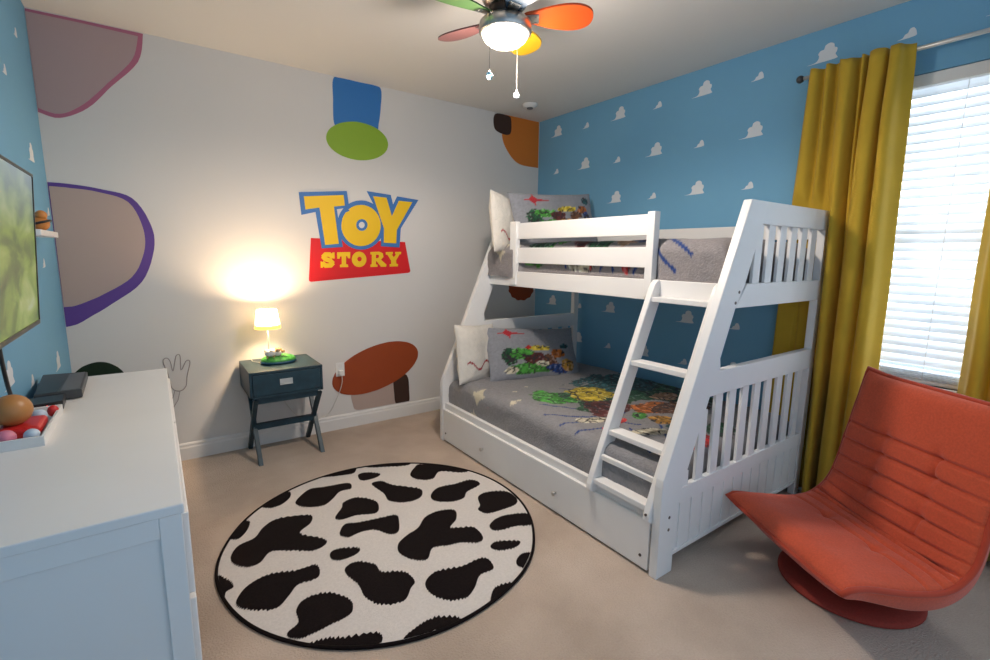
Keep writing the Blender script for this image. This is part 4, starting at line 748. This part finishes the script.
pillow('white pillow with a red wavy line at the head of the upper bunk', (-.985, -.790, 1.672), .42, .46, .12, math.radians(24), math.radians(8), math.radians(5), paint_white, seed=11)
pillow('grey pillow with coloured patches and a red star on the upper bunk', (-.550, -.880, 1.715), .86, .46, .15, math.radians(-3), math.radians(14), math.radians(-4), paint_grey_pillow(pu), seed=15)

# ------------------------------------------------------------------ nightstand and lamp
ns = thing('nightstand', (-2.555, -.24, 0), 'dark navy nightstand with crossed legs and one drawer on the white wall', 'nightstand')
NV = M['navy']; x0, x1, y0, y1 = -2.782, -2.318, -.460, -.025
MB().box(x0, x1, y0, y1, .648, .666).build('top', NV, ns, .003)
MB().box(x0, x0+.016, y0+.004, y1, .486, .648).box(x1-.016, x1, y0+.004, y1, .486, .648).box(x0, x1, y1-.014, y1, .486, .648).box(x0, x1, y0+.004, y1, .486, .500).build('case', NV, ns, .002)
d_ = MB().box(x0+.018, x1-.018, y0, y0+.018, .503, .645).build('drawer', NV, ns, .003)
MB().box(x0+.02, x1-.02, y0+.018, y1-.02, .506, .60).build('drawer_box', NV, d_)
h_ = MB().box(-2.600, -2.520, y0-.004, y0, .563, .603)
h_.ring([(-2.600, .563), (-2.520, .563), (-2.520, .603), (-2.600, .603)], [(-2.594, .569), (-2.526, .569), (-2.526, .597), (-2.594, .597)], 'y', y0-.010, y0-.003)
h_.tube([(-2.59, y0-.006, .575), (-2.585, y0-.016, .572), (-2.535, y0-.016, .572), (-2.53, y0-.006, .575)], .003, 6)
h_.build('handle', M['silver'], d_, .001)
MB().box(x0+.03, x1-.03, y0+.03, y1-.03, .440, .486).build('apron', NV, ns, .002)
for xa in (-2.762, -2.352):
    w = .028
    for (ya, za, yb_, zb, dx) in ((-.430, .470, -.030, 0, 0), (-.060, .470, -.385, 0, .012)):
        d = .020
        MB().add([(xa+dx, ya-d, za), (xa+dx, ya+d, za), (xa+dx, yb_+d, zb), (xa+dx, yb_-d, zb), (xa+dx+w, ya-d, za), (xa+dx+w, ya+d, za), (xa+dx+w, yb_+d, zb), (xa+dx+w, yb_-d, zb)],
                 [(0,1,2,3), (7,6,5,4), (0,4,5,1), (1,5,6,2), (2,6,7,3), (3,7,4,0)]).build('leg', NV, ns, .002)
MB().box(-2.738, -2.345, -.255, -.215, .205, .245).build('crossbar', NV, ns, .002)

LX, LY, LZ = -2.555, -.225, .666
lamp = thing('table_lamp', (LX, LY, LZ), 'small lit lamp with cream shade and green oval base on the navy nightstand', 'lamp')
MB().lathe([(.098, 0), (.112, .006), (.116, .014), (.110, .022)], (LX, LY, LZ), 40, 1.05, .80).build('rim', M['lamp_rim'], lamp, smooth=True)
gb = MB().lathe([(.112, .018), (.108, .032), (.090, .046), (.060, .056), (.025, .061), (.004, .062)], (LX, LY, LZ), 40, 1.05, .80)
base_o = gb.build('base', M['lamp_green'], lamp, smooth=True)
random.seed(3)
for i in range(16):
    a = random.uniform(0, 2*PI); rr = random.uniform(.03, .095)
    x = LX+rr*1.05*math.cos(a); y = LY+rr*.8*math.sin(a); z = LZ+.0625-.030*(rr/.1)**2.2
    MB().ball((x, y, z), .006, 6, sz=.6).build('flower', M['wool'] if i % 3 else M['lamp_yellow'], base_o, smooth=True)
MB().tube([(LX-.055, LY+.02, LZ+.05), (LX-.055, LY+.02, .93)], .0055, 10).build('pole', M['pole_white'], lamp, smooth=True)
SX, SY = LX-.055, LY+.02
sh = MB(); n = 40
sp = [(.083, .918), (.080, .938), (.064, 1.042)]
def cone(prof, c, n=40):
    mb = MB()
    for r, z in prof:
        for j in range(n): mb.v.append((c[0]+r*math.cos(2*PI*j/n), c[1]+r*math.sin(2*PI*j/n), z))
    for i in range(len(prof)-1):
        for j in range(n): mb.f.append((i*n+j, i*n+(j+1) % n, (i+1)*n+(j+1) % n, (i+1)*n+j)); mb.m.append(0)
    return mb
shade = cone([(.0795, .938), (.064, 1.042)], (SX, SY)).build('shade', M['shade'], lamp, smooth=True)
cone([(.0835, .914), (.0797, .938)], (SX, SY)).build('shade_band', M['shade_band'], shade, smooth=True)
MB().ball((SX, SY, .978), .022, 10).build('bulb', mat('bulb_glow', (1, .8, .5), .4, emit=((1, .72, .38), 40)), lamp, smooth=True)
# little sheep on the base
def sheep(x, y, s):
    z = LZ+.05
    b = MB(); b.ball((x, y, z+.028*s), .024*s, 10, sx=1.35, sy=.9)
    for k in range(9):
        a = k*.7; b.ball((x+.022*s*math.cos(a), y+.012*s*math.sin(a), z+.034*s+.008*s*math.sin(k*2.1)), .011*s, 6)
    o = b.build('sheep', M['wool'], lamp, smooth=True)
    MB().ball((x+.042*s, y-.004, z+.042*s), .013*s, 8, sx=1.2).ball((x+.036*s, y-.016*s, z+.050*s), .006*s, 6).ball((x+.036*s, y+.010*s, z+.050*s), .006*s, 6).build('head', M['sheep_tan'], o, smooth=True)
    for dx in (-.018, .018):
        for dy in (-.009, .009):
            MB().tube([(x+dx*s, y+dy*s, z-.004), (x+dx*s, y+dy*s, z+.016*s)], .004*s, 6).build('leg', M['sheep_tan'], o)
sheep(LX-.060, LY-.045, 1.15); sheep(LX-.012, LY-.040, .85); sheep(LX-.02, LY+.03, .9)
cord = spline([(LX-.10, LY+.02, LZ+.006), (LX-.15, -.12, LZ+.004), (LX-.14, -.02, LZ+.003), (LX-.10, -.010, .58), (-2.52, -.010, .36), (-2.42, -.022, .20), (-2.34, -.03, .135), (-2.24, -.035, .132), (-2.16, -.035, .17), (-2.09, -.04, .30), (-2.058, -.047, .40), (-2.057, -.046, .470)], 6, False)
MB().tube(cord, .0028, 6).build('cord', M['cord'], lamp, smooth=True)

# ------------------------------------------------------------------ dresser on the left and what is on it
DX0, DX1, DY0, DY1, DZ = -W+.02, -3.212, -2.514, -.908, .850
ds = thing('dresser', (-3.45, -1.71, 0), 'long white dresser with panelled end along the left wall', 'dresser')
MB().box(DX0, DX1, DY0, DY1, DZ-.026, DZ).build('top', WW, ds, .004)
fx = DX1-.006
for (ya, yb_, nm) in ((DY0+.004, DY0+.034, 'side_panel'), (DY1-.034, DY1-.004, 'side_panel')):
    out = ya if nm and ya < -2 else yb_
    p = MB()
    p.box(DX0, DX0+.046, ya, yb_, 0, DZ-.026).box(fx-.046, fx, ya, yb_, 0, DZ-.026)
    p.box(DX0+.046, fx-.046, ya+.001, yb_-.001, DZ-.078, DZ-.026).box(DX0+.046, fx-.046, ya+.001, yb_-.001, .07, .15)
    p.box(DX0+.04, fx-.04, ya+.011, yb_-.011, .1, DZ-.05)
    p.build(nm, WW, ds, .002)
MB().box(DX0, fx-.02, DY0+.034, DY1-.034, .08, DZ-.026).build('carcass', WW, ds)
rowsz = [(.105, .335), (.350, .570), (.585, .805)]
for zi, (za, zb) in enumerate(rowsz):
    for (ya, yb_) in ((DY0+.042, -1.718), (-1.704, DY1-.042)):
        o = MB().box(fx-.020, fx+.014, ya, yb_, za, zb).build('drawer', WW, ds, .003)

tr = thing('tray', (-3.6, -1.71, DZ), 'shallow white tray holding toys on the dresser', 'tray')
tx0, tx1, ty0, ty1 = -3.676, -3.538, -1.885, -1.515
MB().box(tx0, tx1, ty0, ty1, DZ, DZ+.006).build('bottom', WW, tr, .001)
MB().ring([(tx0, ty0), (tx1, ty0), (tx1, ty1), (tx0, ty1)], [(tx0+.008, ty0+.008), (tx1-.008, ty0+.008), (tx1-.008, ty1-.008), (tx0+.008, ty1-.008)], 'z', DZ+.006, DZ+.032).build('rim', WW, tr, .0015)
bz = DZ+.0065
tb = MB().box(-3.662, -3.558, -1.800, -1.655, bz, bz+.034).build('toy_block', M['toy_red'], bevel=.014, seg=4)
tag(tb, 'red rounded toy block lying in the white tray', 'toy')
tag(MB().ball((-3.628, -1.735, bz+.034+.046), .050, 18, sz=1.0).build('toy_ball', M['toy_brown'], smooth=True), 'big brown egg-shaped toy on the red block in the tray', 'toy')
tag(MB().ball((-3.585, -1.628, bz+.022), .022, 12).build('toy_ball', M['toy_pale'], smooth=True), 'small pale blue ball behind the brown toy in the tray', 'toy')
tag(MB().ball((-3.572, -1.840, bz+.020), .020, 12).build('toy_ball', M['toy_pale'], smooth=True), 'small pale blue ball in front of the red block in the tray', 'toy')
tag(MB().ball((-3.555, -1.585, bz+.022), .016, 12, sz=1.3).build('toy_bead', M['toy_red'], smooth=True), 'small red bead at the far end of the tray', 'toy')
tag(MB().ball((-3.628, -1.845, bz+.024), .024, 12).build('toy_ball', M['toy_pink'], smooth=True), 'pink ball in front of the red block in the tray', 'toy')

bx = thing('set_top_box', (-3.58, -1.1, DZ), 'larger grey set-top box at the back of the dresser top', 'set-top box')
q = [(-3.667, -.955), (-3.512, -.985), (-3.500, -1.330), (-3.640, -1.350)]
MB().prism(q, 'z', DZ+.004, DZ+.038).build('case', M['dgrey'], bx, .004)
MB().prism([(-3.655, -1.14), (-3.575, -1.15), (-3.572, -1.335), (-3.635, -1.342)], 'z', DZ+.038, DZ+.0392).build('vent_panel', M['black'], bx)
MB().prism([(-3.570, -1.0), (-3.520, -.99), (-3.508, -1.322), (-3.565, -1.328)], 'z', DZ+.038, DZ+.0395).build('lid', M['mgrey'], bx)
MB().box(-3.62, -3.60, -1.3, -1.28, DZ, DZ+.004).box(-3.54, -3.52, -1.3, -1.28, DZ, DZ+.004).box(-3.62, -3.54, -1.02, -1.0, DZ, DZ+.004).build('foot', M['black'], bx)
b2 = thing('media_box', (-3.59, -1.42, DZ), 'small black box with a red light in front of the grey box', 'media box')
MB().prism([(-3.655, -1.372), (-3.548, -1.360), (-3.542, -1.470), (-3.650, -1.495)], 'z', DZ, DZ+.034).build('case', M['black'], b2, .003)
MB().ball((-3.605, -1.486, DZ+.020), .0035, 8).ball((-3.585, -1.482, DZ+.022), .0025, 8).build('light', M['led'], b2)
tag(MB().ball((-3.556, -1.498, DZ+.013), .013, 10).build('toy_bead', M['toy_yellow'], smooth=True), 'small yellow bead beside the black box', 'toy')

# television, tilted slightly down on the left wall
tv = thing('television', (-3.62, -1.75, 1.15), 'black-framed flat television on the left wall showing a blurred green landscape', 'television')
ang = math.atan2(.035, .553)
def tvp(y, z, d):     # a point on the tilted set: z up the panel from its bottom edge, d towards the room
    return (-3.600+z*math.sin(ang)+d*math.cos(ang), y, 1.160+z*math.cos(ang)-d*math.sin(ang))
def tvbox(ya, yb_, za, zb, d0, d1):
    v = [tvp(y, z, d) for d in (d0, d1) for (y, z) in ((ya, za), (yb_, za), (yb_, zb), (ya, zb))]
    return MB().add(v, [(0,3,2,1), (4,5,6,7), (0,1,5,4), (1,2,6,5), (2,3,7,6), (3,0,4,7)])
TY0, TY1, TH = -2.26, -1.305, .556
tvbox(TY0, TY1, 0, TH, -.035, -.004).build('casing', M['black'], tv, .004)
bz_ = MB()
for (a, b_, c, d) in ((TY0, TY1, 0, .016), (TY0, TY1, TH-.010, TH), (TY0, TY0+.010, 0, TH), (TY1-.010, TY1, 0, TH)):
    t_ = tvbox(a, b_, c, d, -.004, .002); bz_.add(t_.v, t_.f)
bz_.build('bezel', M['black'], tv, .001)
tvbox(TY0+.010, TY1-.010, .016, TH-.010, -.004, -.001).build('screen', M['screen'], tv)
MB().box(-W+.001, -3.61, -1.90, -1.66, 1.32, 1.56).build('wall_bracket', M['black'], tv)
MB().tube(spline([(-3.635, -1.74, 1.18), (-3.64, -1.70, 1.08), (-3.65, -1.62, .98), (-3.665, -1.50, .90), (-3.672, -1.42, .868)], 6, False), .006, 8).build('cable', M['black'], tv, smooth=True)

# small ledge past the television
lg_ = box('wall_shelf', -W, -3.600, -1.02, -.562, 1.497, 1.524, WW, None, .003)
tag(lg_, 'short white floating ledge on the blue wall past the television', 'shelf')
t = thing('toy_block', (-3.637, -.735, 1.524), 'little orange and black toy on the white floating ledge', 'toy')
MB().ball((-3.637, -.735, 1.524+.034), .034, 12, sy=.9).build('body', M['toy_orange'], t, smooth=True)
MB().ball((-3.630, -.742, 1.524+.072), .022, 12).build('top', M['toy_orange'], t, smooth=True)
MB().tube([(-3.637+.036*math.cos(a), -.735+.033*math.sin(a), 1.560+.012*math.cos(a)) for a in [i*PI/8 for i in range(16)]], .006, 6, True).build('band', M['black'], t, smooth=True)

# ------------------------------------------------------------------ ceiling fan
FX, FY = -1.855, -1.930
fan = thing('ceiling_fan', (FX, FY, 2.36), 'small ceiling fan with five multicoloured blades and a lit round bowl', 'ceiling fan')
MB().lathe([(.075, H), (.082, H-.03), (.100, H-.06), (.108, H-.10), (.108, H-.175), (.090, H-.205)], (FX, FY, 0), 40).build('motor_housing', M['chrome'], fan, smooth=True)
MB().lathe([(.070, H-.20), (.074, H-.215), (.074, H-.262), (.06, H-.268)], (FX, FY, 0), 40).build('switch_housing', M['bronze'], fan, smooth=True)
MB().lathe([(.080, 2.480), (.104, 2.476), (.116, 2.464), (.118, 2.450), (.118, 2.426), (.114, 2.420), (.107, 2.419), (.107, 2.432)], (FX, FY, 0), 48).build('light_ring', M['chrome'], fan, smooth=True)
MB().lathe([(.1065, 2.424), (.104, 2.412), (.094, 2.396), (.074, 2.381), (.048, 2.371), (.022, 2.367), (.003, 2.366)], (FX, FY, 0), 48).build('light_bowl', M['bowl'], fan, smooth=True)
for deg, mn, word in ((-39, 'blade_orange', 'orange'), (33, 'blade_yellow', 'yellow'), (107, 'blade_pink', 'mauve'), (179, 'blade_green', 'green'), (250, 'blade_navy', 'navy')):
    a = math.radians(deg); pitch = math.radians(13)
    out = [(.085, -.022), (.14, -.042), (.21, -.066), (.28, -.078), (.335, -.072), (.375, -.045), (.388, 0), (.375, .045), (.335, .072), (.28, .078), (.21, .066), (.14, .042), (.085, .022)]
    out = spline(out, 4); v = []
    zc = 2.488
    for dz in (-.004, .004):
        for r_, s_ in out:
            x = r_; y = s_*math.cos(pitch)-dz*math.sin(pitch); z = zc-s_*math.sin(pitch)+dz*math.cos(pitch)
            v.append((FX+x*math.cos(a)-y*math.sin(a), FY+x*math.sin(a)+y*math.cos(a), z))
    k = len(out)
    bl_ = MB().add(v, [tuple(range(k))[::-1], tuple(range(k, 2*k))]+[(i, (i+1) % k, k+(i+1) % k, k+i) for i in range(k)]).build('blade', M[mn], fan)
    bl_['label'] = word+' fan blade'
    br = MB()
    def fp(r_, s_, dz):
        y = s_*math.cos(pitch)-dz*math.sin(pitch); z = zc-s_*math.sin(pitch)+dz*math.cos(pitch)
        return (FX+r_*math.cos(a)-y*math.sin(a), FY+r_*math.sin(a)+y*math.cos(a), z)
    br.add([fp(r_, s_, dz) for dz in (-.008, -.004) for r_, s_ in ((.07, -.018), (.15, -.026), (.15, .026), (.07, .018))], [(0,3,2,1), (4,5,6,7), (0,1,5,4), (1,2,6,5), (2,3,7,6), (3,0,4,7)])
    for s_ in (-.016, .016): br.ball(fp(.135, s_, -.009), .0045, 6)
    br.build('bracket', M['chrome'], bl_)
def chain(x, y, ztop, zbot, m):
    q = Vector((x-FX, y-FY, 0)).normalized()*.112
    o = MB().tube([(FX+q.x, FY+q.y, ztop), (x, y, ztop-.002), (x, y, zbot)], .0012, 6).build('pull_chain', M['chain'], fan)
    MB().ball((x, y, zbot-.015), .016, 4).ball((x, y, zbot+.004), .005, 4).build('crystal', M[m], o)
chain(-1.986, -1.998, 2.455, 2.215, 'crystal_blue')
chain(-1.740, -1.872, 2.43, 2.215, 'crystal')

# ------------------------------------------------------------------ orange swivel floor chair
CX, CY = -.800, -3.155
ca = math.radians(-30)
dvec = Vector((math.cos(ca), math.sin(ca), 0)); wvec = Vector((math.sin(ca), -math.cos(ca), 0))   # backwards; towards the chair's near side
ch = thing('swivel_chair', (CX, CY, 0), 'coral orange quilted swivel floor chair in front of the window', 'chair')
prof = [(-.335, .214), (-.31, .226), (-.22, .224), (-.08, .210), (.05, .200), (.12, .200), (.160, .214), (.184, .266), (.206, .39), (.234, .54), (.262, .69), (.286, .81), (.303, .893)]
P = spline(prof, 6, False)
acc = [0]
for a, b_ in zip(P, P[1:]): acc.append(acc[-1]+math.hypot(b_[0]-a[0], b_[1]-a[1]))
LT = acc[-1]
def at(s):
    s = max(0, min(LT, s))
    for i in range(len(acc)-1):
        if s <= acc[i+1]: break
    t = (s-acc[i])/(acc[i+1]-acc[i]); u = P[i][0]+(P[i+1][0]-P[i][0])*t; z = P[i][1]+(P[i+1][1]-P[i][1])*t
    i0, i1 = max(0, i-2), min(len(P)-1, i+3)
    du, dz = P[i1][0]-P[i0][0], P[i1][1]-P[i0][1]; l = math.hypot(du, dz)
    return u, z, -dz/l, du/l        # point and the normal that faces the sitter
CREASE = min(range(len(P)), key=lambda i: abs(P[i][0]-.163)); SC = acc[CREASE]
backlines = [SC+.085, SC+.170, SC+.255, SC+.345, SC+.430]
seatlines = [SC-.055, SC-.120, SC-.20]
def half_width(s):
    t = s/LT
    return .340+.018*math.sin(PI*min(1, t*1.6))-.016*max(0, t-.6)/.4
def chair_point(s, v, side):
    """side +1 cushion face, -1 shell; v in -1..1 across"""
    u, z, nu, nz = at(s); t = s/LT
    wn = min(.17, s, LT-s)
    if wn > .001:      # towards the sides the bend between seat and back opens out
        sm_ = [at(s+wn*k/4) for k in range(-4, 5)]; bl_ = abs(v)**2.2
        au, az, anu, anz = [sum(q[d] for q in sm_)/9 for d in range(4)]
        u += (au-u)*bl_; z += (az-z)*bl_; nu += (anu-nu)*bl_; nz += (anz-nz)*bl_
        l_ = math.hypot(nu, nz); nu, nz = nu/l_, nz/l_
    hw = half_width(s)
    e = max(0, 1-abs(v)**(3.0 if side > 0 else 9)); wf_ = .09 if side > 0 else .035; es = min(1, s/wf_, (LT-s)/.07); es = max(0, es); es = math.sin(es*PI/2)
    ee = (e*es)**(.42 if side > 0 else .30) if e*es > 0 else 0
    if side > 0:
        off = .060*ee
        for L_ in backlines: off -= .021*math.exp(-((s-L_)/.0075)**2)*ee
        for L_ in seatlines: off -= .018*math.exp(-((s-L_)/.0075)**2)*ee
        off -= .030*math.exp(-((s-SC)/.014)**2)*ee
        for L_ in backlines[1:]+[SC-.20]:
            for vv in (-.36, .36):
                off -= .016*math.exp(-((s-L_)/.034)**2-((v-vv)*hw/.022)**2)
        for La, Lb in ((backlines[3], backlines[4]), (backlines[0], backlines[1])):
            if La < s < Lb: off -= .010*math.exp(-((v-.36)*hw/.007)**2)
        off += .004*noise.noise((s*9, v*4, 2.2))
    else:
        sag = math.exp(-((s-SC*.72)/.22)**2)
        off = -(.062+.045*sag)*ee
    # sides of the bucket curl up a little, the corners run out to points
    lift = .022*abs(v)**3
    corner = abs(v)**6
    du = -.022*corner*max(0, 1-t/.15)
    flare = .018*corner*max(0, 1-t/.08)
    dz = .022*corner*max(0, 1-t/.18) + .018*corner*max(0, (t-.9)/.1)
    uu = u+nu*(off+lift)+du; zz = z+nz*(off+lift)+dz
    q = Vector((CX, CY, 0))+dvec*uu+wvec*(v*(hw+flare))
    return (q.x, q.y, zz)
def chair_sheet(side, ns=220, nv=90):
    mb = MB()
    for i in range(ns+1):
        for j in range(nv+1):
            mb.v.append(chair_point(LT*i/ns, -1+2*j/nv, side))
    k = nv+1
    for i in range(ns):
        for j in range(nv): mb.f.append((i*k+j, i*k+j+1, (i+1)*k+j+1, (i+1)*k+j)); mb.m.append(0)
    return mb
chair_sheet(1).build('cushion', M['chair'], ch, smooth=True)
chair_sheet(-1, 80, 40).build('shell', M['chair'], ch, smooth=True)
rim = [chair_point(LT*i/60, -1, 1) for i in range(60)]+[chair_point(LT, -1+2*i/30, 1) for i in range(30)]+[chair_point(LT*(1-i/60), 1, 1) for i in range(60)]+[chair_point(0, 1-2*i/30, 1) for i in range(30)]
MB().tube(rim, .0125, 8, True).build('piping', M['piping'], ch, smooth=True)
MB().lathe([(.258, 0), (.270, .008), (.270, .020), (.256, .030), (.18, .040), (.12, .044), (.02, .045)], (CX, CY, 0), 48).build('base', M['chair_base'], ch, smooth=True)
MB().lathe([(.12, .040), (.12, .070), (.15, .085), (.15, .120), (.10, .125)], (CX, CY, 0), 32).build('swivel', M['black'], ch, smooth=True)

# ------------------------------------------------------------------ light
def light(kind, name, loc, energy, color, size=None, rot=None):
    l = bpy.data.lights.new(name, kind); l.energy = energy; l.color = color
    if kind == 'AREA':
        l.shape = 'RECTANGLE'; l.size, l.size_y = size
    elif kind == 'POINT' and size: l.shadow_soft_size = size
    o = bpy.data.objects.new(name, l); COL.objects.link(o); o.location = loc
    if rot: o.rotation_euler = rot
    return o
light('AREA', 'daylight', (.75, -3.13, 1.75), 175, (.86, .94, 1.0), (1.6, 1.9), (0, math.radians(90), 0))
light('POINT', 'lamp_bulb', (SX, SY, 1.0), 33, (1, .70, .42), .03)
fb = light('SPOT', 'fan_bulb', (FX, FY, 2.355), 72, (1, .88, .77))
light('POINT', 'fan_bulb_glow', (FX, FY, 2.28), 24, (1, .88, .77), .10)
fb.data.spot_size = math.radians(180); fb.data.spot_blend = .35; fb.data.shadow_soft_size = .09

w = bpy.data.worlds.new('World'); scene.world = w; w.use_nodes = True
w.node_tree.nodes['Background'].inputs['Color'].default_value = (.62, .80, 1.0, 1)
w.node_tree.nodes['Background'].inputs['Strength'].default_value = .8

# ------------------------------------------------------------------ camera
cam = bpy.data.cameras.new('camera'); cam.sensor_width = 36; cam.lens = 475.095*36/990; cam.clip_start = .02
co = bpy.data.objects.new('camera', cam); COL.objects.link(co)
r_ = Vector((0.81444617, -0.58008423, 0.01340578)); u_ = Vector((0.08074531, 0.13618609, 0.98738723)); f_ = Vector((0.57459344, 0.80309130, -0.15775532))
mt = Matrix.Identity(4)
for i in range(3): mt[i][0], mt[i][1], mt[i][2] = r_[i], u_[i], -f_[i]
mt.translation = Vector((-3.2253995, -3.7977137, 1.4459126))
co.matrix_world = mt
scene.camera = co

for o in scene.objects:
    if '_w' in o.keys(): del o['_w']
vs = scene.view_settings
vs.view_transform = 'Standard'; vs.look = 'None'; vs.gamma = 1; vs.use_curve_mapping = False; vs.exposure = .2
scene.cycles.use_denoising = True
scene.cycles.max_bounces = 8
